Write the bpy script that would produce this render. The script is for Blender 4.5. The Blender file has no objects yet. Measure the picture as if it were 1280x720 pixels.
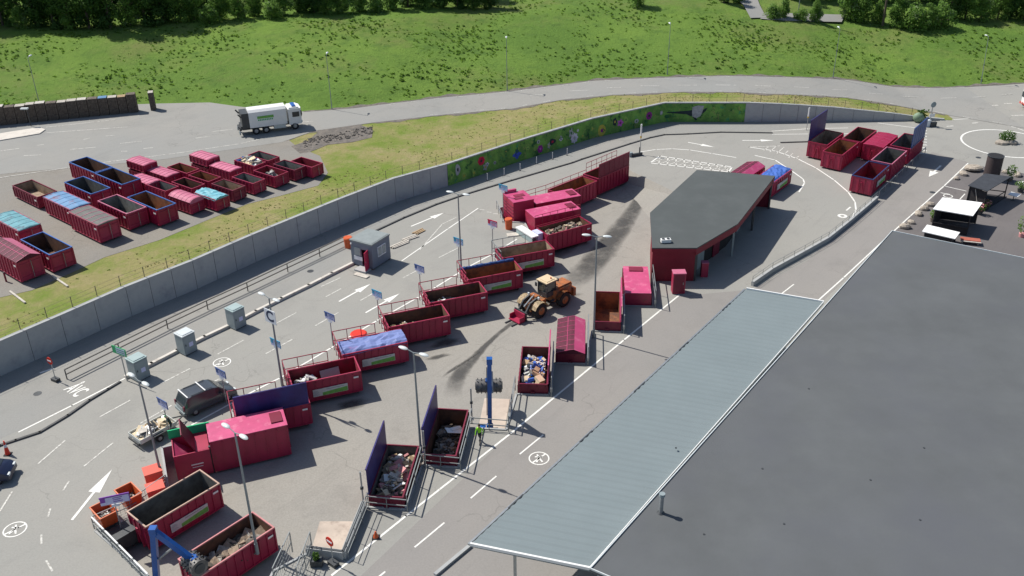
import bpy, math, random
from mathutils import Vector, Matrix
from mathutils.geometry import tessellate_polygon
random.seed(7)
R = math.radians
sc = bpy.context.scene
col = sc.collection
# ------------------------------------------------------------------ camera, sky, sun, exposure
FPX, TH, RO, CH = 1190.0, 0.4954, 0.0152, 46.1
cd = bpy.data.cameras.new('drone_camera'); cam = bpy.data.objects.new('drone_camera', cd); col.objects.link(cam)
cd.lens = 36 * FPX / 1280; cd.sensor_width = 36; cd.clip_start = 1; cd.clip_end = 3000
cam.matrix_world = Matrix.Translation((0, 0, CH)) @ Matrix.Rotation(math.pi/2 - TH, 4, 'X') @ Matrix.Rotation(-RO, 4, 'Z')
sc.camera = cam
SUN_AZ, SUN_EL = R(-30), R(51)          # direction the shadows fall, height of the sun
w = bpy.data.worlds.new('World'); sc.world = w; w.use_nodes = True
nt = w.node_tree; bg = nt.nodes['Background']; bg.inputs[1].default_value = 0.08
sky = nt.nodes.new('ShaderNodeTexSky'); sky.sky_type = 'NISHITA'; sky.sun_disc = False
sky.sun_elevation = SUN_EL; sky.sun_rotation = R(90) - (SUN_AZ + math.pi); sky.dust_density = 1.0; sky.ozone_density = 1.5
nt.links.new(sky.outputs[0], bg.inputs[0])
sd = bpy.data.lights.new('sun', 'SUN'); sd.energy = 4.2; sd.angle = R(0.5); sd.color = (1, .955, .88)
so = bpy.data.objects.new('sun', sd); col.objects.link(so)
sdir = Vector((math.cos(SUN_AZ)*math.cos(SUN_EL), math.sin(SUN_AZ)*math.cos(SUN_EL), -math.sin(SUN_EL)))
so.rotation_euler = sdir.to_track_quat('-Z', 'Y').to_euler(); so.location = (-60, 80, 90)
sc.view_settings.view_transform = 'Standard'; sc.view_settings.look = 'None'
sc.view_settings.exposure = 0.34; sc.view_settings.gamma = 1

# ------------------------------------------------------------------ where a photo pixel meets the ground (survey helper)
def ray(px, py):
    X = px - 640; Y = 360 - py
    c, s = math.cos(RO), math.sin(RO); x = X*c + Y*s; y = -X*s + Y*c
    c, s = math.cos(TH), math.sin(TH)
    return Vector((x, FPX*c + y*s, -FPX*s + y*c))
def G(px, py, z=0.0):
    d = ray(px, py); t = (z - CH)/d.z
    return Vector((d.x*t, d.y*t, z))
def lerp_tab(tab, x):
    if x <= tab[0][0]:
        a, b = tab[0], tab[1]
    elif x >= tab[-1][0]:
        a, b = tab[-2], tab[-1]
    else:
        for a, b in zip(tab, tab[1:]):
            if a[0] <= x <= b[0]: break
    return a[1] + (b[1]-a[1])*(x-a[0])/(b[0]-a[0])
ZT = [(-900, 3.1), (-19, 3.1), (-8, 2.85), (35, 2.85), (41, 2.55), (48, 2.0), (57, 1.0), (63, .12), (66, 0), (900, 0)]
def zU(x): return lerp_tab(ZT, x)
def GU(px, py, dz=0.0):
    z = 2.5
    for _ in range(12):
        p = G(px, py, z + dz); z = zU(p.x)
    return Vector((p.x, p.y, z + dz))
def tab(pts, f): return sorted([(f(*p).x, f(*p).y) for p in pts])
WALL = [(-90, 15), (-70, 40)] + tab([(0,470.5),(85,432),(165,395),(247,361),(320,327.5),(425,282),(495,252.5),(560,232.5),(655,200),(740,173),(830,152.5),(930,152.5),(1040,151.5),(1142,151)], G)
wall_end = WALL[-1]; WALL.append((66, wall_end[1]))
EDGE = tab([(-120,150),(0,141),(100,133),(200,130),(262,128.7),(300,134),(340,138),(380,140),(445,135),(560,121),(640,113.7),(740,101),(815,97.5),(960,96),(1060,100),(1110,107.5),(1172,110),(1235,107),(1280,104),(1400,92)], GU)
def Ey(x): return lerp_tab(EDGE, x)
def Sy(x): return lerp_tab(WALL, x) if x <= 66 else Ey(x) - .01
def rise(d):
    if d <= 0: return 0.0
    r = .125*d if d < 34 else 4.25 + .045*(d-34)
    if d < 4: r *= d/4
    return min(r, 14)
def T(x, y): return zU(x) + rise(y - Ey(x)) + (0.02 if y > Ey(x) else 0)
def GT(px, py, dz=0.0):
    d = ray(px, py); d = d/ d.y
    y = 90.0
    while y < 500:
        if CH + d.z*y <= T(d.x*y, y) + dz: break
        y += .5
    return Vector((d.x*y, y, T(d.x*y, y) + dz))

# ------------------------------------------------------------------ materials
MATS = {}
def mat(name, c, rough=.6, metal=0, var=.12, scale=1.5, c2=None, thr=(.5, .62), s2=.6, bump=0, bs=20, spec=.4, det=6, st=None, rnd_=0):
    m = bpy.data.materials.new(name); m.use_nodes = True; n = m.node_tree; L = n.links
    b = n.nodes['Principled BSDF']; b.inputs['Roughness'].default_value = rough; b.inputs['Metallic'].default_value = metal
    b.inputs['Specular IOR Level'].default_value = spec
    tc = n.nodes.new('ShaderNodeTexCoord'); src = tc.outputs['Object']
    if st:
        mp = n.nodes.new('ShaderNodeMapping'); mp.inputs['Rotation'].default_value = (0, 0, st[1]); mp.inputs['Scale'].default_value = st[0]
        L.new(src, mp.inputs[0]); src = mp.outputs[0]
    no = n.nodes.new('ShaderNodeTexNoise'); no.inputs['Scale'].default_value = scale; no.inputs['Detail'].default_value = det; no.inputs['Roughness'].default_value = .62
    L.new(src, no.inputs['Vector'])
    r = n.nodes.new('ShaderNodeValToRGB'); e = r.color_ramp.elements
    e[0].position = .3; e[1].position = .7
    e[0].color = tuple(v*(1-var) for v in c) + (1,); e[1].color = tuple(min(1, v*(1+var)) for v in c) + (1,)
    L.new(no.outputs['Fac'], r.inputs[0]); out = r.outputs[0]
    if c2:
        n2 = n.nodes.new('ShaderNodeTexNoise'); n2.inputs['Scale'].default_value = s2; n2.inputs['Detail'].default_value = 8; n2.inputs['Roughness'].default_value = .68
        L.new(tc.outputs['Object'], n2.inputs['Vector'])
        mr = n.nodes.new('ShaderNodeMapRange'); mr.inputs[1].default_value = thr[0]; mr.inputs[2].default_value = thr[1]
        L.new(n2.outputs['Fac'], mr.inputs[0])
        mx = n.nodes.new('ShaderNodeMix'); mx.data_type = 'RGBA'
        L.new(mr.outputs[0], mx.inputs[0]); L.new(out, mx.inputs[6]); mx.inputs[7].default_value = tuple(c2) + (1,); out = mx.outputs[2]
    if rnd_:
        oi = n.nodes.new('ShaderNodeObjectInfo'); mr = n.nodes.new('ShaderNodeMapRange'); mr.inputs[3].default_value = 1-rnd_; mr.inputs[4].default_value = 1+rnd_; L.new(oi.outputs['Random'], mr.inputs[0])
        hs = n.nodes.new('ShaderNodeHueSaturation'); L.new(mr.outputs[0], hs.inputs['Value']); L.new(out, hs.inputs['Color']); out = hs.outputs[0]
        m2_ = n.nodes.new('ShaderNodeMapRange'); m2_.inputs[3].default_value = 1.0; m2_.inputs[4].default_value = 1-rnd_*.35; L.new(oi.outputs['Random'], m2_.inputs[0]); L.new(m2_.outputs[0], hs.inputs['Saturation'])
    L.new(out, b.inputs['Base Color'])
    if bump:
        n3 = n.nodes.new('ShaderNodeTexNoise'); n3.inputs['Scale'].default_value = bs; n3.inputs['Detail'].default_value = 5
        L.new(tc.outputs['Object'], n3.inputs['Vector'])
        bp = n.nodes.new('ShaderNodeBump'); bp.inputs['Strength'].default_value = bump; bp.inputs['Distance'].default_value = .1
        L.new(n3.outputs['Fac'], bp.inputs['Height']); L.new(bp.outputs[0], b.inputs['Normal'])
    MATS[name] = m
    return m
def ground_mat(name, base, warm, dark, grain=.10):
    """worn asphalt: broad tone shifts, tar patches, streaks along the drive direction, fine grain"""
    m = bpy.data.materials.new(name); m.use_nodes = True; n = m.node_tree; L = n.links
    b = n.nodes['Principled BSDF']; b.inputs['Roughness'].default_value = .85; b.inputs['Specular IOR Level'].default_value = .25
    tc = n.nodes.new('ShaderNodeTexCoord')
    def noise(scale, det, rough=.6, sc3=None, rz=0):
        src = tc.outputs['Object']
        if sc3:
            mp = n.nodes.new('ShaderNodeMapping'); mp.vector_type = 'TEXTURE'; mp.inputs['Rotation'].default_value = (0, 0, rz); mp.inputs['Scale'].default_value = sc3
            L.new(src, mp.inputs[0]); src = mp.outputs[0]
        t = n.nodes.new('ShaderNodeTexNoise'); t.inputs['Scale'].default_value = scale; t.inputs['Detail'].default_value = det; t.inputs['Roughness'].default_value = rough
        L.new(src, t.inputs['Vector']); return t.outputs['Fac']
    def rng(f, a, c, lo=0, hi=1):
        q = n.nodes.new('ShaderNodeMapRange'); q.inputs[1].default_value = a; q.inputs[2].default_value = c; q.inputs[3].default_value = lo; q.inputs[4].default_value = hi
        L.new(f, q.inputs[0]); return q.outputs[0]
    def mix(f, a, c):
        q = n.nodes.new('ShaderNodeMix'); q.data_type = 'RGBA'; L.new(f, q.inputs[0])
        for k, v in ((6, a), (7, c)):
            if isinstance(v, tuple): q.inputs[k].default_value = v + (1,)
            else: L.new(v, q.inputs[k])
        return q.outputs[2]
    o = mix(rng(noise(.045, 4), .4, .62), base, warm)
    o = mix(rng(noise(.16, 9, .7), .52, .75, 0, .55), o, dark)
    o = mix(rng(noise(1, 7, .65, (9, .9, 1), R(52)), .55, .78, 0, .4), o, dark)
    o = mix(rng(noise(1.3, 10, .75), .55, .72, 0, .35), o, dark)
    o = mix(rng(noise(7, 6, .7), .35, .65, 0, grain*2), o, tuple(v*.55 for v in dark))
    vo = n.nodes.new('ShaderNodeTexVoronoi'); vo.feature = 'DISTANCE_TO_EDGE'; vo.inputs['Scale'].default_value = .16
    ad = n.nodes.new('ShaderNodeVectorMath'); nz = n.nodes.new('ShaderNodeTexNoise'); nz.inputs['Scale'].default_value = .35; nz.inputs['Detail'].default_value = 6
    sc_ = n.nodes.new('ShaderNodeVectorMath'); sc_.operation = 'SCALE'; sc_.inputs['Scale'].default_value = 4.0
    L.new(tc.outputs['Object'], nz.inputs['Vector']); L.new(nz.outputs['Color'], sc_.inputs[0]); L.new(tc.outputs['Object'], ad.inputs[0]); L.new(sc_.outputs[0], ad.inputs[1]); L.new(ad.outputs[0], vo.inputs['Vector'])
    cr = rng(vo.outputs['Distance'], .003, .010, .28, 0)
    gate = n.nodes.new('ShaderNodeMath'); gate.operation = 'MULTIPLY'; L.new(cr, gate.inputs[0]); L.new(rng(noise(.09, 3), .5, .6), gate.inputs[1])
    o = mix(gate.outputs[0], o, tuple(v*.45 for v in dark))
    L.new(o, b.inputs['Base Color'])
    bp = n.nodes.new('ShaderNodeBump'); bp.inputs['Strength'].default_value = .25; bp.inputs['Distance'].default_value = .02
    L.new(noise(30, 4), bp.inputs['Height']); L.new(bp.outputs[0], b.inputs['Normal'])
    MATS[name] = m; return m
def grass_mat(name, cols, bump=.8):
    m = bpy.data.materials.new(name); m.use_nodes = True; n = m.node_tree; L = n.links
    b = n.nodes['Principled BSDF']; b.inputs['Roughness'].default_value = .9; b.inputs['Specular IOR Level'].default_value = .1
    tc = n.nodes.new('ShaderNodeTexCoord'); out = None
    for k, (c, sc_, a, d) in enumerate(cols):
        if out is None:
            q = n.nodes.new('ShaderNodeRGB'); q.outputs[0].default_value = tuple(c) + (1,); out = q.outputs[0]; continue
        t = n.nodes.new('ShaderNodeTexNoise'); t.inputs['Scale'].default_value = sc_; t.inputs['Detail'].default_value = 10; t.inputs['Roughness'].default_value = .7
        mp = n.nodes.new('ShaderNodeMapping'); mp.inputs['Location'].default_value = (k*31, k*17, 0); L.new(tc.outputs['Object'], mp.inputs[0]); L.new(mp.outputs[0], t.inputs['Vector'])
        r = n.nodes.new('ShaderNodeMapRange'); r.inputs[1].default_value = a; r.inputs[2].default_value = d; L.new(t.outputs['Fac'], r.inputs[0])
        x = n.nodes.new('ShaderNodeMix'); x.data_type = 'RGBA'; L.new(r.outputs[0], x.inputs[0]); L.new(out, x.inputs[6]); x.inputs[7].default_value = tuple(c) + (1,); out = x.outputs[2]
    L.new(out, b.inputs['Base Color'])
    t = n.nodes.new('ShaderNodeTexNoise'); t.inputs['Scale'].default_value = 1.1; t.inputs['Detail'].default_value = 9; t.inputs['Roughness'].default_value = .75
    L.new(tc.outputs['Object'], t.inputs['Vector'])
    bp = n.nodes.new('ShaderNodeBump'); bp.inputs['Strength'].default_value = bump; bp.inputs['Distance'].default_value = .5
    L.new(t.outputs['Fac'], bp.inputs['Height']); L.new(bp.outputs[0], b.inputs['Normal'])
    MATS[name] = m; return m

ASPH = ground_mat('worn_asphalt', (.315, .31, .285), (.335, .325, .295), (.235, .23, .215))
PITA = ground_mat('service_yard_asphalt', (.325, .31, .28), (.355, .335, .295), (.21, .20, .18), .14)
ROADA = ground_mat('road_asphalt', (.29, .29, .275), (.315, .305, .28), (.22, .22, .21))
LANEA = ground_mat('lane_asphalt', (.275, .262, .247), (.30, .282, .262), (.215, .205, .193))
YARDA = ground_mat('yard_asphalt', (.26, .25, .23), (.28, .255, .215), (.18, .165, .145), .16)
DARKA = ground_mat('plaza_asphalt', (.15, .14, .14), (.18, .165, .16), (.11, .10, .10))
TRACK = mat('wet_track', (.085, .08, .075), .5, var=.3, scale=2, bump=.2)
PAINT = mat('road_paint', (.78, .77, .72), .6, var=.06, scale=6, c2=(.42, .40, .36), thr=(.56, .66), s2=5)
PAINTW = mat('worn_road_paint', (.62, .61, .56), .7, var=.1, scale=6, c2=(.33, .31, .28), thr=(.48, .60), s2=4)
CONC = mat('concrete', (.40, .41, .405), .85, var=.12, scale=.5, c2=(.30, .31, .32), thr=(.48, .68), s2=.5, bump=.15)
CONCL = mat('pale_concrete', (.60, .56, .50), .85, var=.1, scale=1, c2=(.42, .38, .33), thr=(.55, .7), s2=1.2)
SLAB = mat('sandy_slab', (.50, .42, .35), .85, var=.14, scale=.8, c2=(.36, .29, .24), thr=(.55, .7), s2=1)
CONCD = mat('dark_concrete', (.10, .10, .10), .9, var=.2)
RED = mat('crimson_paint', (.34, .006, .050), .48, rnd_=.16, var=.16, scale=.8, c2=(.15, .025, .03), thr=(.57, .72), s2=1.6, bump=.03, bs=6, spec=.5)
REDD = mat('deep_crimson_paint', (.19, .010, .036), .5, rnd_=.15, var=.15, scale=.8, c2=(.13, .02, .025), thr=(.6, .72), s2=1.6)
PINK = mat('sunlit_crimson_paint', (.52, .06, .17), .5, rnd_=.08, var=.12, scale=1, c2=(.66, .20, .30), thr=(.52, .75), s2=1.4, spec=.5)  # lighter copy of the crimson, sun glare on tops painted into the colour
PINKL = mat('sunlit_pink_paint', (.52, .14, .23), .6, rnd_=.12, var=.12, scale=1.4, c2=(.5, .07, .15), thr=(.55, .7), s2=2)  # pale crimson for lids and rims, sunlit look put into the colour
BURG = mat('burgundy_mesh', (.09, .008, .026), .7, var=.3, scale=3)
ORAN = mat('orange_paint', (.62, .11, .03), .5, var=.1, scale=2, c2=(.45, .08, .03), thr=(.55, .7), s2=3)
ORANR = mat('salmon_plastic', (.72, .13, .09), .45, var=.08)
RUSTS = {}
for nm, c, c2 in (('rust_brown', (.15, .075, .045), (.06, .04, .035)), ('rust_orange', (.30, .12, .05), (.12, .06, .04)), ('worn_tan', (.36, .27, .19), (.20, .14, .10)),
                  ('worn_grey', (.22, .22, .20), (.12, .11, .10)), ('dull_steel', (.13, .13, .12), (.07, .065, .06)), ('red_inside', (.26, .02, .04), (.14, .03, .03))):
    RUSTS[nm] = mat(nm, c, .8, var=.25, scale=1.2, c2=c2, thr=(.46, .62), s2=.8)
STEEL = mat('galvanised_steel', (.36, .38, .39), .45, .6, var=.12, scale=3)
STEELD = mat('dark_steel', (.07, .075, .08), .5, .4, var=.2)
POLE = mat('lamp_pole_grey', (.26, .29, .30), .5, .3, var=.08)
WHITEM = mat('white_enamel', (.80, .80, .78), .4, var=.04)
LAMPH = mat('lamp_head_white', (.62, .66, .66), .35, var=.05)
BLACKR = mat('tyre_rubber', (.022, .022, .024), .8, var=.2)
BLUEM = mat('blue_machine_paint', (.012, .095, .36), .35, var=.15, scale=2, spec=.5)
PURP = mat('indigo_lid', (.045, .030, .15), .5, var=.25, scale=.6, c2=(.03, .05, .20), thr=(.45, .65), s2=.5)
BLUEL = mat('blue_lid', (.03, .075, .24), .5, var=.2, scale=.6)
BLUER = mat('blue_rim', (.05, .14, .42), .5, var=.15)
TEAL = mat('teal_tarp', (.13, .33, .38), .7, var=.15, scale=1, c2=(.08, .14, .18), thr=(.5, .62), s2=.8)
BLUT = mat('pale_blue_tarp', (.13, .27, .46), .6, var=.15, scale=1, c2=(.19, .13, .21), thr=(.52, .60), s2=.6)
BLUP = mat('blue_plastic_cover', (.19, .24, .48), .4, var=.18, scale=1.2, c2=(.30, .20, .42), thr=(.58, .66), s2=.5, bump=.3, bs=2, det=3, st=((.3, 2.5, 1), 0))
BLUV = mat('bright_blue_tarp', (.06, .14, .46), .45, var=.2, scale=1, c2=(.20, .32, .60), thr=(.58, .7), s2=.4, bump=.3, bs=2, det=2)
DGRY = mat('dark_mesh_cover', (.14, .14, .13), .8, var=.2)
ROOFD = mat('roofing_felt', (.104, .111, .115), .8, var=.12, scale=.2, c2=(.100, .106, .117), thr=(.45, .7), s2=.08, bump=.05, bs=8)
ROOFE = mat('service_roof_felt', (.078, .088, .088), .85, var=.08, scale=.3, c2=(.09, .10, .10), thr=(.5, .7), s2=.3)
ROOFC = mat('canopy_sheet', (.19, .228, .238), .7, 0, var=.05, scale=.3, c2=(.185, .225, .235), thr=(.5, .72), s2=.35, spec=.25)
WRED = mat('red_cladding', (.20, .012, .028), .6, var=.1, scale=1)
DARK = mat('dark_interior', (.02, .02, .022), .8)
GLASS = mat('dark_glass', (.03, .04, .045), .12, spec=.8)
GLASSG = mat('grey_glass', (.25, .30, .32), .15, spec=.8)
CABING = mat('cabin_grey_blue', (.17, .20, .25), .6, var=.06)
CABR = mat('cabin_roof_grey', (.24, .27, .27), .7, var=.1)
BOXG = mat('cabinet_grey', (.26, .31, .32), .55, var=.06)
BOXT = mat('cabinet_top', (.33, .42, .42), .6, var=.06)
BLACKC = mat('black_car_paint', (.085, .095, .105), .18, .3, var=.1, spec=.9)
NAVYC = mat('navy_car_paint', (.012, .018, .05), .3, spec=.6)
SIGNB = mat('sign_blue', (.05, .10, .28), .5)
SIGNC = mat('sign_cyan', (.06, .32, .50), .5)
SIGNR = mat('sign_crimson', (.55, .03, .09), .5)
SIGNP = mat('sign_purple', (.22, .06, .38), .5)
SIGNL = mat('sign_lilac', (.58, .60, .82), .5)
SIGNG = mat('sign_green', (.04, .42, .16), .5)
SIGNW = mat('sign_white', (.72, .76, .80), .5)
INK = mat('dark_ink', (.015, .03, .08), .6)
REDS = mat('traffic_red', (.70, .035, .015), .5)
GREENL = mat('label_green', (.16, .42, .08), .6, var=.25, scale=5)
LABW = mat('label_white', (.58, .60, .56), .6, var=.1, scale=3)
GRNP = mat('green_board', (.01, .50, .20), .6, var=.1)
YEL = mat('yellow_paint', (.62, .38, .03), .5)
WOODP = mat('weathered_timber', (.17, .14, .115), .85, var=.35, scale=4, c2=(.09, .07, .06), thr=(.5, .6), s2=3)
WOODL = mat('pale_timber', (.52, .48, .42), .85, var=.2, scale=3)
ROCK = mat('boulder_stone', (.40, .35, .29), .9, var=.3, scale=3, bump=.4, bs=6)
WOODD = mat('dark_stained_wood', (.035, .032, .034), .8, var=.2)
CANV = mat('white_canvas', (.86, .86, .84), .7, var=.02)
LOADO = mat('loader_orange', (.40, .13, .04), .6, var=.25, scale=3, c2=(.20, .12, .07), thr=(.48, .62), s2=2)
LOADC = mat('loader_cab_roof', (.66, .52, .33), .6, var=.05)
HIVIS = mat('hi_vis_yellow_green', (.35, .85, .04), .7)
SKIN = mat('skin', (.48, .28, .19), .6)
TROUS = mat('dark_trousers', (.03, .04, .05), .8)
JACKD = mat('dark_jacket', (.03, .06, .05), .8)
GCAP = mat('green_cloth', (.03, .40, .10), .8)
HAIR = mat('brown_hair', (.05, .03, .02), .8)
SOIL = mat('bare_soil', (.17, .15, .13), .95, var=.3, scale=2, c2=(.12, .11, .10), thr=(.45, .6), s2=1.5, bump=.6, bs=5)
BARK = mat('bark', (.10, .08, .06), .9, var=.3)
MEADOW = grass_mat('meadow_grass', [((.108, .192, .036), 0, 0, 0), ((.150, .240, .044), .035, .42, .62), ((.165, .185, .062), .06, .50, .70), ((.085, .155, .032), .30, .50, .68), ((.078, .142, .028), 1.1, .56, .70), ((.150, .24, .046), .8, .58, .75)], .7)
DRYG = grass_mat('dry_grass', [((.27, .245, .105), 0, 0, 0), ((.33, .275, .15), .3, .5, .68), ((.155, .215, .040), .11, .46, .60), ((.20, .23, .06), .9, .50, .68), ((.21, .185, .09), 2.2, .56, .72)], .45)
def leaf(name, c, c2, tr=.25):
    m = mat(name, c, .6, var=.35, scale=.9, c2=c2, thr=(.5, .65), s2=.5, spec=.2)
    n = m.node_tree; b = n.nodes['Principled BSDF']; tl_ = n.nodes.new('ShaderNodeBsdfTranslucent'); ms = n.nodes.new('ShaderNodeMixShader'); ms.inputs[0].default_value = .55
    src = b.inputs['Base Color'].links[0].from_socket; n.links.new(src, tl_.inputs[0]); n.links.new(b.outputs[0], ms.inputs[1]); n.links.new(tl_.outputs[0], ms.inputs[2]); n.links.new(ms.outputs[0], n.nodes['Material Output'].inputs[0])
    return m
LEAFS = [leaf('leaf_dark_green', (.065, .135, .032), (.10, .19, .045)), leaf('leaf_mid_green', (.14, .255, .055), (.18, .30, .06)), leaf('leaf_light_green', (.17, .30, .06), (.22, .36, .08)), leaf('leaf_pale_green', (.22, .31, .14), (.28, .37, .18))]
TUFT = leaf('weed_leaves', (.15, .26, .036), (.19, .31, .045)); TUFTD = leaf('dark_weed_leaves', (.09, .175, .03), (.13, .22, .036))

# ------------------------------------------------------------------ mesh builder
class MB:
    def __init__(s): s.v = []; s.f = []; s.m = []
    def add(s, vs, fs, mi=0):
        o = len(s.v); s.v += [tuple(p) for p in vs]; s.f += [tuple(o+i for i in f) for f in fs]; s.m += [mi]*len(fs); return s
    def box(s, c, d, rz=0, mi=0, rx=0, ry=0):
        x, y, z = (k/2 for k in d)
        P = [Vector((a*x, b*y, e*z)) for e in (-1, 1) for a, b in ((-1, -1), (1, -1), (1, 1), (-1, 1))]
        if rz or rx or ry:
            M = Matrix.Rotation(rz, 3, 'Z') @ Matrix.Rotation(ry, 3, 'Y') @ Matrix.Rotation(rx, 3, 'X'); P = [M @ p for p in P]
        c = Vector(c)
        return s.add([p + c for p in P], [(3,2,1,0),(4,5,6,7),(0,1,5,4),(1,2,6,5),(2,3,7,6),(3,0,4,7)], mi)
    def bar(s, p, q, w_, h=None, mi=0):
        p, q = Vector(p), Vector(q); h = h or w_; d = q - p
        if d.length < 1e-6: return s
        d.normalize(); up = Vector((0, 0, 1)) if abs(d.z) < .95 else Vector((0, 1, 0))
        a = d.cross(up).normalized()*(w_/2); b = a.cross(d).normalized()*(h/2)
        P = [p-a-b, p+a-b, p+a+b, p-a+b, q-a-b, q+a-b, q+a+b, q-a+b]
        return s.add(P, [(3,2,1,0),(4,5,6,7),(0,1,5,4),(1,2,6,5),(2,3,7,6),(3,0,4,7)], mi)
    def cyl(s, p, q, r, r2=None, n=12, mi=0, caps=True):
        p, q = Vector(p), Vector(q); r2 = r if r2 is None else r2; d = (q-p).normalized()
        up = Vector((0, 0, 1)) if abs(d.z) < .95 else Vector((1, 0, 0)); a = d.cross(up).normalized(); b = d.cross(a)
        V = []
        for c, rr in ((p, r), (q, r2)):
            for k in range(n):
                t = 2*math.pi*k/n; V.append(c + a*(rr*math.cos(t)) + b*(rr*math.sin(t)))
        F = [(k, (k+1) % n, n+(k+1) % n, n+k) for k in range(n)]
        if caps: F += [tuple(range(n-1, -1, -1)), tuple(range(n, 2*n))]
        return s.add(V, F, mi)
    def prism(s, pts, z0, z1, mi=0, mside=None):
        n = len(pts); a = sum(pts[i][0]*pts[(i+1) % n][1]-pts[(i+1) % n][0]*pts[i][1] for i in range(n))
        if a < 0: pts = pts[::-1]
        tr = tessellate_polygon([[Vector((p[0], p[1], 0)) for p in pts]])
        V = [(p[0], p[1], z0) for p in pts] + [(p[0], p[1], z1) for p in pts]
        ori = []
        for t in tr:
            A, B, C = (pts[i] for i in t); cr = (B[0]-A[0])*(C[1]-A[1])-(B[1]-A[1])*(C[0]-A[0])
            ori.append(t if cr > 0 else t[::-1])
        s.add(V, [tuple(i+n for i in t) for t in ori] + [tuple(t[::-1]) for t in ori], mi)
        return s.add(V, [(i, (i+1) % n, n+(i+1) % n, n+i) for i in range(n)], mi if mside is None else mside)
    def sphere(s, c, r, mi=0, n=10, sc3=(1, 1, 1), jit=0):
        c = Vector(c); V = []; F = []; m_ = n//2
        for i in range(m_+1):
            a = math.pi*i/m_
            for k in range(n):
                b = 2*math.pi*k/n; j = 1 + random.uniform(-jit, jit)
                V.append(c + Vector((math.sin(a)*math.cos(b)*sc3[0], math.sin(a)*math.sin(b)*sc3[1], math.cos(a)*sc3[2]))*(r*j))
        for i in range(m_):
            for k in range(n): F.append((i*n+k, (i+1)*n+k, (i+1)*n+(k+1) % n, i*n+(k+1) % n))
        return s.add(V, F, mi)
    def wheel(s, c, ax, r, wd, mi=0, n=18):
        c = Vector(c); ax = Vector(ax).normalized(); t = min(.12*r, .08)
        s.cyl(c-ax*wd*.38, c+ax*wd*.38, r, n=n, mi=mi); s.cyl(c-ax*wd/2, c-ax*wd*.38, r-t, r, n=n, mi=mi); s.cyl(c+ax*wd*.38, c+ax*wd/2, r, r-t, n=n, mi=mi); return s
    def mesh(s, name, mats):
        me = bpy.data.meshes.new(name); me.from_pydata(s.v, [], s.f)
        for m_ in (mats if isinstance(mats, (list, tuple)) else [mats]): me.materials.append(m_)
        me.polygons.foreach_set('material_index', s.m); me.update(); return me
    def obj(s, name, mats, parent=None, smooth=False, loc=None, rz=0):
        me = s.mesh(name, mats)
        if smooth:
            me.shade_smooth(); me.set_sharp_from_angle(angle=R(38))
        o = bpy.data.objects.new(name, me); col.objects.link(o)
        if parent is not None: o.parent = parent
        if loc is not None: o.location = loc
        o.rotation_euler[2] = rz
        return o
def tag(o, label=None, cat=None, group=None, kind=None):
    if label: o['label'] = label
    if cat: o['category'] = cat
    if group: o['group'] = group
    if kind: o['kind'] = kind
    return o
def thing(name, label, cat, loc=(0, 0, 0), rz=0, group=None):
    o = bpy.data.objects.new(name, None); o.empty_display_size = .5; col.objects.link(o)
    o.location = loc; o.rotation_euler = (0, 0, rz); return tag(o, label, cat, group)
def dup(root, loc, rz=None, label=None, cat=None):
    r = root.copy(); col.objects.link(r); r.location = loc
    if rz is not None: r.rotation_euler[2] = rz
    if label: r['label'] = label
    for c in root.children:
        k = c.copy(); col.objects.link(k); k.parent = r
        for g in c.children:
            q = g.copy(); col.objects.link(q); q.parent = k
    return r
def struct(name, mb, mats, smooth=False): return tag(mb.obj(name, mats, smooth=smooth), kind='structure')
def h2(a, b): return math.atan2(b[1]-a[1], b[0]-a[0])
def V3(p, z): return Vector((p[0], p[1], z))

# ------------------------------------------------------------------ layout of the bays (deck at z 0, service yard one metre lower)
PZ = -1.45
ROW = [(-19.9 + 3.55*i, 64.35 + 4.65*i) for i in range(7)]   # left row of containers
ROW[1] = (-16.35, 69.0); ROW[2] = (-12.75, 73.65); ROW[3] = (-9.16, 78.28); ROW[4] = (-5.66, 82.79); ROW[5] = (-2.1, 87.5); ROW[6] = (1.42, 92.28)
HD = .358
def corner(c, hd, L, W, sx, sy, out=.15):
    x, y = sx*(L/2+out), sy*(W/2+out)
    return (c[0]+x*math.cos(hd)-y*math.sin(hd), c[1]+x*math.sin(hd)+y*math.cos(hd))
left = [(-24.3, 38), tuple(G(193, 728)[:2]), tuple(G(119, 664)[:2]), tuple(G(140, 648)[:2]), corner((-24.3, 52.72), .858, 5.95, 2.45, -1, 1), (-25.2, 54.0), (-26.2, 56.4), (-27.6, 59.8)]
for c in ROW: left += [corner(c, HD, 5.9, 2.45, -1, -1), corner(c, HD, 5.9, 2.45, -1, 1)]
left += [(2.9, 95.2), (2.2, 98.0), (1.6, 101.2), (-.9, 101.6), (-1.4, 105.6), (4.6, 109.4), (10.2, 114.6), (14.4, 119.4)]
RIGHT = [((12.6, 84.1), 1.49, 5.7, 2.5), ((9.12, 79.47), 1.47, 5.9, 2.45), ((5.3, 74.1), 1.49, 5.9, 2.45), ((1.84, 69.39), 1.495, 5.9, 2.45), ((-1.75, 64.7), 1.47, 5.9, 2.6), ((-5.26, 60.11), 1.448, 5.9, 2.45), ((-8.86, 55.5), 1.46, 5.9, 2.45)]
BLD = [(G(*q, 3.9).x, G(*q, 3.9).y) for q in [(812.5,266),(871,212.5),(968.8,220),(922,280),(871,310),(815,310)]]
def toward(p, q, d): v = Vector(q)-Vector(p); v.normalize(); return (p[0]+v.x*d, p[1]+v.y*d)
bc = (sum(p[0] for p in BLD)/6, sum(p[1] for p in BLD)/6)
BW = [toward(p, bc, .35) for p in BLD]                    # wall line of the service building
right = [BW[1], BW[0], BW[5]]
for c, hd, L, W in RIGHT: right += [corner(c, hd, L, W, -1, -1), corner(c, hd, L, W, -1, 1)]
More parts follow.
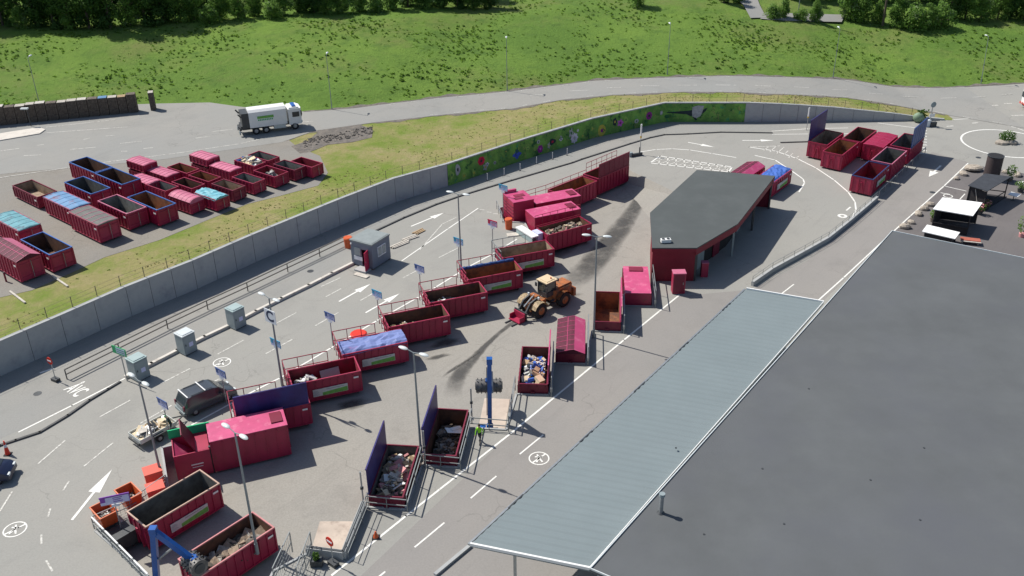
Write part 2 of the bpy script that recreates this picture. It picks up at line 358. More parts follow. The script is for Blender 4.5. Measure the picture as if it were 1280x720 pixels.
right[3:3] = [(14.2, 84.6)]
right += [tuple(G(455, 634)[:2]), tuple(G(430, 699)[:2]), tuple(G(383, 693)[:2]), (-16.0, 46.5), (-17.5, 38)]
pit = left + right
for i, p in enumerate(pit): pit[i] = (float(p[0]), float(p[1]))

# deck: one big sheet with the service yard cut out
outer = [(-900, -300), (900, -300), (900, 140), (66, 140), (66, 135), (-900, 135)]
outer = [(-900, -300), (900, -300), (900, 1200), (-900, 1200)]
tr = tessellate_polygon([[Vector((x, y, 0)) for x, y in outer], [Vector((x, y, 0)) for x, y in pit]])
pts = outer + pit; mb = MB(); fs = []
for t in tr:
    A, B, C = (pts[i] for i in t); cr = (B[0]-A[0])*(C[1]-A[1])-(B[1]-A[1])*(C[0]-A[0]); fs.append(t if cr > 0 else t[::-1])
mb.add([(x, y, 0) for x, y in pts], fs); struct('ground', mb, ASPH)
mb = MB(); n = len(pit)
RA, RB = (15.2, 116.8), (17.3, 99.5)                      # foot of the exit ramp
mb.add([(x, y, .0) for x, y in pit] + [(x, y, PZ-.3) for x, y in pit], [(i, (i+1) % n, n+(i+1) % n, n+i) for i in range(n) if i != len(left)-1])
for i in range(n):                                          # coping along the deck edge
    a, b = pit[i], pit[(i+1) % n]
    if i == len(left)-1 or i in (len(left), len(left)+1) or a[1] < 42: continue
    mb.bar((a[0], a[1], .045), (b[0], b[1], .045), .16, .1)
struct('quay_wall', mb, CONC)
floor_poly = [p for p in left] + [RA, (17.8, 98.3)] + [p for p in right[1:]]
def sheet(name, pts, z, m, kind='structure'):
    s_ = [Vector((p[0], p[1], 0)) for p in pts]; t_ = tessellate_polygon([s_]); mb = MB(); f_ = []
    for t in t_:
        A, B, C = (pts[i] for i in t); cr = (B[0]-A[0])*(C[1]-A[1])-(B[1]-A[1])*(C[0]-A[0]); f_.append(t if cr > 0 else t[::-1])
    zz = z if callable(z) else (lambda x, y: z)
    mb.add([(p[0], p[1], zz(p[0], p[1])) for p in pts], f_); return struct(name, mb, m)
mb = MB()
fl = [(-30, 38), (-17.4, 38), (-9, 38), (22, 90), (18.2, 99), RA, (14, 122), (-5, 112), (-30, 70)]
sheet('service_yard', fl, PZ, PITA)
mb = MB(); mb.add([(RA[0]-1.2, RA[1]+.6, PZ+.004), (18.6, 97.6, PZ+.004), (BW[1][0], BW[1][1], .003), (14.4, 119.4, 0.003)], [(0, 1, 2, 3)]); struct('exit_ramp', mb, PITA)
# tarmac areas of other tone
sheet('right_lane', [G(*q)[:2] for q in [(430,740),(640,540),(850,370),(940,362),(1010,325),(1096,250),(1140,215),(1165,190),(1210,203),(1180,232),(1118,288),(1010,395),(700,740)]], .004, LANEA)
sheet('plaza', [G(*q)[:2] for q in [(1212,205),(1181,233),(1112,294),(1060,350),(1200,420),(1420,330),(1400,236),(1250,212)]], .006, DARKA)
sheet('access_road', [WALL[2], WALL[3], WALL[4], WALL[5], WALL[6], WALL[7], WALL[8], WALL[9], WALL[10], WALL[11], WALL[12], (23, 136.8), (35, 136.2), (58, 135.4)] + [tuple(G(*q)[:2]) for q in [(1140,156),(1010,158),(965,163),(901,163.5),(830,166.8),(787,178),(727,197),(638,224),(545,254),(470,287),(444,326),(375,358),(222,438),(158,470),(24,538),(-60,575),(-90,520)]], .004, ROADA)

# ------------------------------------------------------------------ upper ground, hill, yard, road
xs = [-600, -400, -300, -220, -170, -140, -120, -105] + [x*.5 for x in range(-180, 260)] + [135, 145, 160, 180, 210, 260, 340, 450, 600]
xs = sorted(set(xs))
mb = MB(); V = []; rows = 7
for x in xs:
    if x > 66: break
    s_, e_ = Sy(x), max(Ey(x), Sy(x)+.5)
    for k in range(rows): V.append((x, s_+(e_-s_)*k/(rows-1), zU(x)))
nx = len(V)//rows
mb.add(V, [(i*rows+k, (i+1)*rows+k, (i+1)*rows+k+1, i*rows+k+1) for i in range(nx-1) for k in range(rows-1)]); struct('grass_bank', mb, DRYG, True)
ds = [0, .5, 1, 2, 3, 4, 6, 8, 11, 14, 17, 20, 24, 28, 32, 34, 36, 40, 50, 65, 90, 130, 200, 320, 500, 900]
mb = MB(); V = []
for x in xs:
    for d in ds:
        y = Ey(x)+d; j = 0
        if d > 2: j = .22*math.sin(x*.21+d*.13)*math.sin(d*.19-x*.05)
        V.append((x, y, T(x, y+.001) + j*min(1, d/8)))
nd = len(ds)
mb.add(V, [(i*nd+k, (i+1)*nd+k, (i+1)*nd+k+1, i*nd+k+1) for i in range(len(xs)-1) for k in range(nd-1)]); struct('hill', mb, MEADOW, True)
# road above the wall
NEAR = tab([(-120,232),(0,218),(200,200),(352,178),(392,164),(455,155),(560,143),(640,136),(702,125),(765,119),(855,115),(960,117.5),(1060,122.5),(1110,130),(1160,139),(1220,150)], GU)
def Ny(x): return lerp_tab(NEAR, x)
mb = MB(); V = []; rx = [x for x in xs if -150 < x < 75]; rr = 5
for x in rx:
    for k in range(rr):
        y = Ny(x) + (Ey(x)+.15-Ny(x))*k/(rr-1); V.append((x, y, zU(x)+.035))
mb.add(V, [(i*rr+k, (i+1)*rr+k, (i+1)*rr+k+1, i*rr+k+1) for i in range(len(rx)-1) for k in range(rr-1)]); struct('upper_road', mb, ROADA, True)
yard = [(-140, 120), (-140, 20)] + [tuple(GU(*q)[:2]) for q in [(-120,420),(0,372),(40,363),(90,341),(130,322),(200,300),(260,275),(310,255),(350,245),(398,232),(410,216),(400,195),(372,184),(362,176),(350,170),(200,180),(0,200)]]
sheet('container_yard', yard, 3.1+.02, YARDA)
dirt = [GU(*q) for q in [(364,183),(385,176),(400,163),(420,159),(450,156),(466,162),(465,172),(440,178),(410,181),(388,190),(375,192)]]
sheet('rubble_patch', [p[:2] for p in dirt], lambda x, y: zU(x)+.03, SOIL)
edgedirt = MB(); V = []
for x in [k*.5 for k in range(-60, 132)]:
    w1 = .5+.35*math.sin(x*.7)+.2*math.sin(x*2.3); V += [(x, Ny(x)-max(.15, w1), zU(x)+.02), (x, Ny(x)+.2, zU(x)+.03)]
edgedirt.add(V, [(2*i, 2*i+2, 2*i+3, 2*i+1) for i in range(len(V)//2-1)]); struct('road_shoulder', edgedirt, SOIL)
edgedirt = MB(); V = []
for x in [k*.5 for k in range(-60, 210)]:
    w1 = .5+.4*math.sin(x*.5)+.3*math.sin(x*1.9); V += [(x, Ey(x)-.1, T(x, Ey(x))+.05), (x, Ey(x)+max(.2, w1), T(x, Ey(x)+max(.2, w1))+.05)]
edgedirt.add(V, [(2*i, 2*i+2, 2*i+3, 2*i+1) for i in range(len(V)//2-1)]); struct('road_verge', edgedirt, SOIL)
# far paths on the hill
def draped(name, quads, m, dz=.12):
    mb = MB()
    for a, b, c, d in quads:
        mb.add([GT(*a, dz), GT(*b, dz), GT(*c, dz), GT(*d, dz)], [(0, 1, 2, 3)])
    return struct(name, mb, m)
draped('footpath', [((938,23),(958,22),(950,8),(930,8)), ((930,8),(950,8),(944,-8),(916,-8))], ROADA, .25)
draped('far_road', [((984,26),(1052,28),(1056,19),(984,17)), ((950,24),(984,26),(984,17),(957,16))], ROADA, .25)

# ------------------------------------------------------------------ retaining wall and mural
ws = [p for p in WALL if p[0] <= 60.2]
mb = MB(); V = []; segs = []
xw = [];
for a, b in zip(ws, ws[1:]):
    nseg = max(1, int(math.hypot(b[0]-a[0], b[1]-a[1])//2.4))
    for k in range(nseg): xw.append((a[0]+(b[0]-a[0])*k/nseg, a[1]+(b[1]-a[1])*k/nseg))
xw.append(ws[-1]); xw.append((64.5, ws[-1][1]))
wallr = thing('retaining_wall', 'long grey concrete retaining wall beside the access road, partly painted', 'wall', (0, 0, 0))
def wall_strip(mb, pts, off, zlo, zhi, thick, mi=0):
    n_ = len(pts); nr = []
    for i in range(n_):
        a = Vector(pts[max(0, i-1)]); b = Vector(pts[min(n_-1, i+1)]); d = (b-a).normalized(); nr.append(Vector((d.y, -d.x)))  # towards the deck
    P = []
    for i in range(n_):
        p = Vector(pts[i])+nr[i]*off; q = p-nr[i]*thick; P += [(p.x, p.y, zlo(pts[i])), (p.x, p.y, zhi(pts[i])), (q.x, q.y, zhi(pts[i])), (q.x, q.y, zlo(pts[i]))]
    F = []
    for i in range(n_-1):
        a, b = 4*i, 4*i+4
        F += [(a, b, b+1, a+1), (a+1, b+1, b+2, a+2), (a+2, b+2, b+3, a+3)]
    F += [(0, 1, 2, 3), (4*n_-1, 4*n_-2, 4*n_-3, 4*n_-4)]
    mb.add(P, F, mi)
mb = MB(); wall_strip(mb, xw, .02, lambda p: -.1, lambda p: zU(p[0])+.05, .34); mb.obj('wall_face', CONC, wallr)
mb = MB(); wall_strip(mb, xw, .05, lambda p: zU(p[0])+.05, lambda p: zU(p[0])+.15, .42); mb.obj('coping', CONC, wallr)
mb = MB()
for i, p in enumerate(xw[1:-1]):
    a = xw[i]; d = Vector((p[0]-a[0], p[1]-a[1])).normalized()
    if i % 1 == 0: mb.bar((p[0]+d.y*.028, p[1]-d.x*.028, 0), (p[0]+d.y*.028, p[1]-d.x*.028, max(.1, zU(p[0]))), .035, .01)
mb.obj('panel_joints', CONCD, wallr)
# the mural is a painted band on the wall with flowers and creatures
MG = grass_mat('mural_greens', [((.11, .24, .06), 0, 0, 0), ((.18, .38, .08), .5, .45, .6), ((.03, .10, .04), .8, .54, .64), ((.24, .30, .10), 1.3, .56, .66), ((.05, .26, .13), 1.1, .58, .68)], 0)
wm = lambda x, y=0: None
def on_wall(px, pyc, off=.03):
    """point on the wall's face where the photo's ray meets it"""
    best = None
    for a, b in zip(xw, xw[1:]):
        for k in range(9):
            x = a[0]+(b[0]-a[0])*k/8; y = a[1]+(b[1]-a[1])*k/8
            d = ray(px, pyc); t = y/d.y; e = abs(d.x*t-x)
            if best is None or e < best[0]:
                dd = Vector((b[0]-a[0], b[1]-a[1])).normalized(); best = (e, x, y, CH+d.z*t, dd)
    _, x, y, z, dd = best; return Vector((x+dd.y*off, y-dd.x*off, z)), dd
m0 = on_wall(560, 220)[0].x; m1 = on_wall(931, 140)[0].x
mp_ = [(m0, lerp_tab(WALL, m0))] + [p for p in xw if m0+.2 < p[0] < m1-.2] + [(m1, lerp_tab(WALL, m1))]
mb = MB(); wall_strip(mb, mp_, .045, lambda p: .02, lambda p: zU(p[0])-.01, .02); mural = mb.obj('mural', MG, wallr); mural['label'] = 'painted mural of plants and flowers'
def petals(c, dd, r, n, inner, m_, m2, sq=1.0):
    mb = MB(); t = Vector((dd.x, dd.y, 0)); u = Vector((0, 0, 1)); nn = Vector((dd.y, -dd.x, 0))
    P = [c+nn*.03]
    for k in range(n*4):
        a = 2*math.pi*k/(n*4); q = r*(1-(1-inner)*(.5-.5*math.cos(n*a))); P.append(c+nn*.03+t*(q*math.cos(a))+u*(q*sq*math.sin(a)))
    N = n*4; mb.add(P, [(0, 1+k, 1+(k+1) % N) for k in range(N)], 0)
    P = [c+nn*.05]+[c+nn*.05+t*(r*.3*math.cos(2*math.pi*k/12))+u*(r*.3*sq*math.sin(2*math.pi*k/12)) for k in range(12)]
    mb.add(P, [(0, 1+k, 1+(k+1) % 12) for k in range(12)], 1)
    return mb.obj('painted_flower', [m_, m2], mural)
MB_ = lambda nme, c: mat(nme, c, .8, var=.25, scale=3)
mw, mpk, mye, mbl, mrd, mdk, mpur = MB_('mural_white', (.55, .55, .62)), MB_('mural_pink', (.42, .10, .42)), MB_('mural_yellow', (.42, .38, .06)), MB_('mural_blue', (.04, .09, .45)), MB_('mural_red', (.45, .01, .05)), MB_('mural_dark', (.015, .03, .035)), MB_('mural_purple', (.22, .02, .20))
mgr = MB_('mural_grey', (.33, .35, .36)); mgl1 = MB_('mural_lime', (.22, .38, .08)); mgl2 = MB_('mural_deep_green', (.03, .13, .05))
for px, py, r, n_, inn, a, b, sq in ((718,172.5,.75,8,.75,mw,mgr,1.1),(752,163,.72,3,.9,mye,mpur,1.3),(776,153.5,.62,5,.6,mpk,mpur,1),(812,144.5,.60,2,.85,mpur,mdk,1.2),(601,201,.62,6,.9,mrd,mdk,1),(646,193,.85,4,.55,mbl,mbl,.8),(674,186,.55,6,.8,mpur,mpk,1.1),(690,177,.7,3,.7,mdk,mrd,.8),(572,212,.45,3,.8,mgr,mdk,1.9),(700,174,.4,4,.6,mw,mdk,.7),(826,141,.3,5,.8,mgr,mw,1.2),(608,205,.35,5,.6,mw,mdk,.8),(722,163,.22,5,.8,mw,mw,1)):
    c, dd = on_wall(px, py); petals(c, dd, r, n_, inn, a, b, sq)
random.seed(33)
for k in range(26):
    px = 565+k*13.5; py = lerp_tab([(560, 219), (655, 189), (740, 162), (830, 141), (931, 141)], px)+random.uniform(-8, 8)
    if 845 < px < 905: continue
    c, dd = on_wall(px, py); petals(c, dd, random.uniform(.22, .5), random.choice((2, 3, 5)), random.uniform(.3, .8), random.choice([mgl1, mgl2, mgr, mdk, mgl1]), random.choice([mgl2, mye]), random.uniform(.7, 1.8))
# black and white bird of the mural
c, dd = on_wall(868, 141); t = Vector((dd.x, dd.y, 0)); nn = Vector((dd.y, -dd.x, 0))*.04; mb = MB()
def blob(mb, pts, mi):
    P = [c+nn*(1+mi*.4)+t*x+Vector((0, 0, z)) for x, z in pts]; mb.add(P, [tuple(range(len(P)))], mi)
blob(mb, [(-4.2,.1),(-4.1,.0),(-1.2,-.2),(-.6,-.5),(.2,-.3),(.5,.25),(-.2,.5),(-1,.35)], 0)
blob(mb, [(-.4,.05),(-.3,-.55),(.3,-.8),(.9,-.45),(1.1,.1),(1.3,1.1),(.4,1.15),(-.4,.9)], 1)
blob(mb, [(1.0,.0),(1.2,-.1),(1.6,.3),(1.8,.75),(1.5,.7),(1.2,.45)], 0)
blob(mb, [(-.3,-.6),(.1,-.6),(.5,-1.1),(.2,-1.15)], 0)
mb.obj('painted_bird', [mdk, mgr], mural)
# post fence on top of the wall
def post_fence(name, label, pts, spacing, h, zf, pm, wires=2, pr=.035, cat='fence', wm_=None, wr=.008):
    f = thing(name, label, cat, (pts[0][0], pts[0][1], zf(*pts[0])))
    o = Vector(f.location); P = []; carry = 0
    for a, b in zip(pts, pts[1:]):
        L_ = math.hypot(b[0]-a[0], b[1]-a[1]); s_ = carry
        while s_ < L_:
            x, y = a[0]+(b[0]-a[0])*s_/L_, a[1]+(b[1]-a[1])*s_/L_; P.append(Vector((x, y, zf(x, y)))-o); s_ += spacing
        carry = s_ - L_
    first = None
    for p in P:
        if first is None: first = MB().cyl((0, 0, 0), (0, 0, h), pr, n=6).obj('post', pm, f); first.location = p
        else: q = first.copy(); col.objects.link(q); q.parent = f; q.location = p
    mb = MB()
    for k in range(wires):
        z = h*(k+1)/wires-.05
        for a, b in zip(P, P[1:]): mb.bar(a+Vector((0, 0, z)), b+Vector((0, 0, z)), wr*2)
    mb.obj('wire' if wires > 1 else 'rail', wm_ or pm, f); return f
def inset(pts, d):
    out = []
    for i, p in enumerate(pts):
        a = Vector(pts[max(0, i-1)]); b = Vector(pts[min(len(pts)-1, i+1)]); v = (b-a).normalized(); out.append((p[0]-v.y*d, p[1]+v.x*d))
    return out
tp = [(-46.5, lerp_tab(WALL, -46.5))] + [p for p in xw if p[0] > -46] 
FENP = mat('fence_post_brown', (.16, .13, .10), .8)
post_fence('wire_fence', 'thin post and wire fence along the top of the concrete retaining wall', inset(tp[:-1], .45), 2.5, 1.25, lambda x, y: zU(x), FENP, 3)

# ------------------------------------------------------------------ painted markings, kerbs
mk = MB(); mkw = MB()
MZ = .012
def line(mb, pts, wd=.13, z=MZ, f=G):
    W_ = [f(*p) for p in pts]
    for a, b in zip(W_, W_[1:]):
        d = (b-a); d.z = 0
        if d.length < 1e-4: continue
        d.normalize(); s_ = Vector((-d.y, d.x, 0))*(wd/2); ea = d*(wd*.3)
        az, bz = (Vector((0, 0, z)),)*2
        mb.add([a-ea-s_+az, b+ea-s_+bz, b+ea+s_+bz, a-ea+s_+az], [(0, 1, 2, 3)])
def arrow(mb, a, b, wd=.2, hw=.85, hl=1.9, z=MZ, f=G):
    A, B = f(*a), f(*b); d = (B-A).normalized(); s_ = Vector((-d.y, d.x, 0)); zz = Vector((0, 0, z)); N = B-d*hl
    mb.add([A-s_*wd/2+zz, N-s_*wd/2+zz, N+s_*wd/2+zz, A+s_*wd/2+zz], [(0, 1, 2, 3)]); mb.add([N-s_*hw/2+zz, B+zz, N+s_*hw/2+zz], [(0, 1, 2)])
def ring(mb, c, r, wd=.12, a0=0, a1=360, z=MZ):
    n_ = max(8, int((a1-a0)/8)); P = []
    for k in range(n_+1):
        t_ = R(a0+(a1-a0)*k/n_)
        for q in (r-wd/2, r+wd/2): P.append((c.x+q*math.cos(t_), c.y+q*math.sin(t_), z))
    mb.add(P, [(2*k, 2*k+1, 2*k+3, 2*k+2) for k in range(n_)])
def walk_symbol(mb, px, py, r=.75):
    c = G(px, py); ring(mb, c, r, .10)
    for a, b in (((-.66, -.66), (.66, .66)), ((-.18, .62), (.0, .05)), ((.0, .05), (-.28, -.62)), ((.0, .05), (.34, -.6)), ((-.42, .25), (.36, .2))):
        P = [Vector((c.x+q[0]*r, c.y+q[1]*r, MZ+.004)) for q in (a, b)]; d = (P[1]-P[0]).normalized(); s_ = Vector((-d.y, d.x, 0))*.065
        mb.add([P[0]-s_, P[1]-s_, P[1]+s_, P[0]+s_], [(0, 1, 2, 3)])
line(mk, [(415,719),(507.5,645),(637.5,542.5),(780,425),(849,369)], .17)
for a, b in (((518.8,683.8),(555,653.8)),((588.8,622.5),(620,595.5)),((650,567.5),(678.8,543.8)),((470,724),(481,715)),((976,368),(992,355.6))): line(mk, [a, b], .13)
for q in ((673.8,573),(18.8,661.8),(277.5,453)): walk_symbol(mk, *q)
arrow(mk, (90,650), (140,587), hl=2.6, hw=.9); arrow(mk, (423.8,377), (463,355)); arrow(mk, (457,391), (499.5,367)); arrow(mk, (513.8,283), (555,266)); arrow(mk, (928,175.6), (968,175.6)); arrow(mk, (860,178), (893,184)); arrow(mk, (1176,207), (1161,221), .25, 1.1, 2.2)
for a, b in (((48,579.5),(81,551)),((105.5,582.5),(141,553.8)),((79,613),(86,602)),((60,646),(63,636)),((0,639),(15,615)),((51.8,668.8),(51.8,679.5)),((58,701),(65.5,713.8)),((125,521),(162.5,500.5)),((176,529),(214,507)),((201,479.5),(237,461)),((272.5,442.5),(304,425.5)),((260,480),(274,474)),((239,534),(249,530)),
             ((343.8,405),(370,391)),((332.5,442),(365,424.5)),((394.5,407),(422.5,391)),((407.5,371),(426,361)),((451,375.5),(467.5,366)),((548.8,322),(572.5,310)),((503.8,347.5),(522.5,337.5)),((402,358),(425,347.5)),((600,262),(605,262.5)),((609,265),(614,265.5)),((617,267),(622,267.5))): line(mkw, [a, b], .13)
line(mk, [(240,531),(320,487.5),(350,472.5),(413.8,435),(471,401),(524,371),(545,358.8),(587.5,332.5),(613.8,318.8),(646,299)], .17)
line(mk, [(502.5,326),(560,286),(597.5,260.5)], .15); line(mkw, [(525,312),(553,280),(570,272)], .13)
line(mk, [(23.8,540),(90,507),(158,472)], .16)
line(mk, [(1210,204),(1180,232.5),(1138,270),(1102,303),(1054.7,347),(1020,378)], .15)
line(mk, [(1180,232.5),(1207.5,238.8)], .13); line(mk, [(1206,242.5),(1200,249)], .13)
c = G(1185, 245); ring(mk, c, .5, .12); line(mk, [(1176,241),(1187,243)], .15)
line(mk, [(936,183.8),(970,189),(997.5,198.8),(1020,210),(1042.5,225),(1060,240),(1068.8,252.5),(1070,262.5),(1065,272.5)], .18)
for a, b in (((955,188),(960,183.8)),((962.5,190),(970.6,182.5)),((971,192),(980,184)),((980,193.8),(985,188.8)),((986,197),(991,192)),((995,198),(998.8,195)),((936,183.8),(975,182.5))): line(mkw, [a, b], .16)
line(mk, [(943.8,194.4),(968.8,200),(990,214),(1003.8,223.8),(1005.6,228.8),(998.8,240)], .18)
line(mk, [(800,190),(820,187),(840,186),(862,187.5),(890,192),(920,197)], .16)
line(mk, [(965.6,168),(1011,167.5),(1090,167)], .15); line(mk, [(965,164),(1011,161),(1060,160)], .15); line(mk, [(1097.5,153.8),(1145,160)], .15)
line(mk, [(1058,263),(1063,259)], .2); c = G(1053, 270); ring(mk, c, .4, .3)
for k in range(9): line(mk, [(1151,163+k*3.6),(1158,163.4+k*3.6)], .22)
line(mk, [(1175,151),(1215,148)], .15)
for a, b in (((1248,153),(1254,154.5)),((1258,156),(1262,157)),((1265,158.5),(1269,159.5)),((1273,161),(1279,163)),((1184,158),(1191,157.5)),((1232,147.5),(1239,147)),((1240,132),(1247,131.6)),((1256,129.5),(1264,129.3)),((1265,144.5),(1279,144)),((1216,154),(1222,153.5))): line(mkw, [a, b], .3)
line(mk, [(825,195),(915,208.8),(911,215),(812.5,203.8),(825,195)], .2)
for k in range(9):
    u = k/9; v_ = (k+1)/9
    line(mkw, [(825+90*u, 195+13.8*u), (812.5+98.5*v_, 203.8+11.2*v_)], .22); line(mkw, [(812.5+98.5*u, 203.8+11.2*u), (825+90*v_, 195+13.8*v_)], .16)
rc = G(1257, 179); ring(mk, rc, 5.7, .26); 
line(mk, [(51,466),(66,461)], .25)
struct('road_markings', mk, PAINT); struct('faded_road_markings', mkw, PAINTW)
# ÅVC painted on the access road
def text_mesh(txt, size, m_, loc, rot, name, parent=None, extr=.002, bold=0):
    cu = bpy.data.curves.new(name, 'FONT'); cu.body = txt; cu.size = size; cu.extrude = extr; cu.align_x = 'CENTER'; cu.align_y = 'CENTER'; cu.offset = bold
    o = bpy.data.objects.new(name, cu); col.objects.link(o); bpy.context.view_layer.update()
    me = bpy.data.meshes.new_from_object(o.evaluated_get(bpy.context.evaluated_depsgraph_get())); bpy.data.objects.remove(o)
    me.name = name; me.materials.clear(); me.materials.append(m_)
    q = bpy.data.objects.new(name, me); col.objects.link(q); q.location = loc; q.rotation_euler = rot
    if parent is not None: q.parent = parent
    return q
c = G(95, 488); o = text_mesh('ÅVC', 1.55, PAINT, (c.x, c.y, MZ+.004), (0, 0, R(-38)), 'painted_lettering', bold=.03); o.scale = (.62, 1.25, 1); tag(o, kind='structure')
mu = MB()
def lineU(pts, wd=.13): line(mu, pts, wd, .05, GU)
for pts in ([(57.8,159.4),(143.8,150)],[(57.8,166.4),(159.4,159)],[(104.7,174.7),(111.7,173.1)],[(132.8,170.3),(143,169.5)],[(150.8,179.7),(176.6,176.9)],[(88.3,187.2),(119.5,184.4)],[(152,189.5),(159,189.4)],[(46.9,182),(54.7,181)],[(179.7,186),(191,185)],[(30,195),(51,194)],
            [(0,222.5),(85,210),(140,202),(220,192),(300,180),(345,170)],[(265,165),(290,162)],[(1,189),(24,186)],[(245,173),(262,171)],[(378,153),(391,152)],[(662,119.5),(680,118.5)],[(712.5,114),(735.5,113)],[(759,110),(776,109.5)],[(801,107.5),(824,107.5)],[(847.5,106.8),(871,106.8)],[(895,106.5),(920,106.8)],[(944,107),(963,108)],[(992.5,108.8),(1011,110)],[(1040,112.5),(1059,113)],[(1087,116.8),(1104,118)],[(1129,121),(1152,122)],[(1176,123),(1195,122.5)],[(1216,121.8),(1232,121)],[(1252.5,118.8),(1265,118)]): lineU(pts, .14)
x = -18.0
while x < 72:
    for fy in (lambda q: Ey(q)-.55, lambda q: Ny(q)+.45):
        if fy(x) - Ny(x) < 1 and x < -12: continue
        a, b = Vector((x, fy(x), zU(x)+.055)), Vector((x+1.1, fy(x+1.1), zU(x+1.1)+.055)); mu.bar(a, b, .13, .006)
    x += 3.3
struct('upper_road_markings', mu, PAINTW)
# kerbs
kb = MB()
def kerb(mb, pts, wd, h, z0=0, f=G):
    W_ = [f(*p) for p in pts]
    for a, b in zip(W_, W_[1:]):
        e = (b-a).normalized()*(wd*.35); mb.bar(a-e+Vector((0, 0, z0+h/2)), b+e+Vector((0, 0, z0+h/2)), wd, h)
kerb(kb, [(158,472.5),(190,456.5),(222,440),(256,423),(290,407),(320,391),(352,375),(386,358.5),(415,343.5),(444,329)], .32, .28)
struct('concrete_kerb', kb, CONCL)
kb = MB()
kerb(kb, [(-40,573),(0,557.5),(20,551),(50,541),(85,520),(112,501),(135,487),(150,478)], .2, .13)
kerb(kb, [(470,288.8),(505,272.5),(545,256),(580,243.8),(638.8,226),(715,203.8),(727,199.4),(787.5,180),(812.5,172.5),(830,168.8),(860,167.8),(901,165.6),(935,166),(965,166.5)], .2, .13)
kerb(kb, [(976,178.6),(1011,177.5)], .2, .13)
struct('dark_kerb', kb, CONCD)
# island left of the upper yard
isl = [GU(*q)[:2] for q in [(-60,184),(0,176.5),(50,168),(57,163),(50,160),(0,168),(-60,174)]]
mb = MB(); mb.prism(isl, 3.1, 3.26); struct('traffic_island', mb, CONCL)
# damp tyre tracks in the service yard
def track(pts, wd, name, a_=1.0):
    W_ = [G(*p, PZ) for p in pts]; D_ = []
    for a, b, wa, wb in zip(W_, W_[1:], wd, wd[1:]):
        for k in range(6): D_.append((a.lerp(b, k/6), wa+(wb-wa)*k/6))
    D_.append((W_[-1], wd[-1])); P = []; AL = []; N_ = len(D_)
    prof = (-1, -.6, -.25, .25, .6, 1); al = (0, .75, 1, 1, .7, 0)
    for i, (p, w0) in enumerate(D_):
        d = (D_[min(i+1, N_-1)][0]-D_[max(i-1, 0)][0]).normalized(); s_ = Vector((-d.y, d.x, 0))
        for q, v in zip(prof, al): P.append(p+s_*(q*w0*.62*random.uniform(.9, 1.1))); AL.append(v*a_*min(1, i/5, (N_-1-i)/9))
    for q in P: q.z = ramp_z(q.x, q.y)+.02
    mb = MB(); mb.add(P, [(6*i+j, 6*i+j+1, 6*(i+1)+j+1, 6*(i+1)+j) for i in range(N_-1) for j in range(5)])
    o = struct(name, mb, TRK); at = o.data.attributes.new('dirt', 'FLOAT', 'POINT')
    for k, v in enumerate(AL): at.data[k].value = v
    return o
def ramp_z(x, y):
    a = Vector((14, 117.4)); b = Vector((18.6, 97.6)); d = (b-a).normalized(); nrm = Vector((-d.y, d.x))
    if nrm.x < 0: nrm = -nrm
    t_ = (Vector((x, y))-a).dot(nrm); return PZ + max(0, min(1, t_/8.5))*1.0
TRK = bpy.data.materials.new('tyre_track_stain'); TRK.use_nodes = True
n_ = TRK.node_tree; b_ = n_.nodes['Principled BSDF']; b_.inputs['Base Color'].default_value = (.075, .072, .066, 1); b_.inputs['Roughness'].default_value = .6
tc_ = n_.nodes.new('ShaderNodeTexCoord'); t1 = n_.nodes.new('ShaderNodeTexNoise'); t1.inputs['Scale'].default_value = .5; t1.inputs['Detail'].default_value = 9; t1.inputs['Roughness'].default_value = .75
r1 = n_.nodes.new('ShaderNodeMapRange'); r1.inputs[1].default_value = .22; r1.inputs[2].default_value = .58; r1.inputs[4].default_value = .9
n_.links.new(tc_.outputs['Object'], t1.inputs['Vector']); n_.links.new(t1.outputs['Fac'], r1.inputs[0]); at_ = n_.nodes.new('ShaderNodeAttribute'); at_.attribute_name = 'dirt'; mu_ = n_.nodes.new('ShaderNodeMath'); mu_.operation = 'MULTIPLY'; n_.links.new(r1.outputs[0], mu_.inputs[0]); n_.links.new(at_.outputs['Fac'], mu_.inputs[1]); n_.links.new(mu_.outputs[0], b_.inputs['Alpha'])
track([(850,196),(837,208),(815,223),(803,244),(790,266),(775,287),(756,312),(731,340),(705,362)], [.8,.9,1.1,1.4,1.8,2.3,2.8,3.0,2.2], 'tyre_track')
track([(735,290),(700,312),(668,330),(640,345)], [1.5,2.6,2.8,1.5], 'tyre_track', .55)
track([(655,398),(640,404),(622,418),(605,434),(592,448),(580,460),(570,475),(564,498)], [.5,.5,.45,.6,.9,1.2,1.4,1.6], 'tyre_track')
track([(600,440),(585,450),(572,458),(560,466),(552,472)], [.2,.3,.35,.3,.2], 'tyre_track')
for px, py, a, b in ((556,429,1.7,.7),(440,505,1.6,.8),(548,446,1.3,.35),(697,374,3,.8),(720,300,2.2,.5),(655,345,2.0,1.0)):
    c = G(px, py, PZ); mb = MB(); P = [(c.x+math.cos(2*math.pi*k/18)*a*random.uniform(.8, 1.2)*math.cos(.4)-math.sin(2*math.pi*k/18)*b*.4, c.y+math.cos(2*math.pi*k/18)*a*.4+math.sin(2*math.pi*k/18)*b*random.uniform(.8, 1.2), PZ+.025) for k in range(18)]
    P.append((c.x, c.y, PZ+.025)); mb.add(P, [(k, (k+1) % 18, 18) for k in range(18)]); o_ = struct('oil_stain', mb, TRK); at = o_.data.attributes.new('dirt', 'FLOAT', 'POINT'); at.data[18].value = 1.6

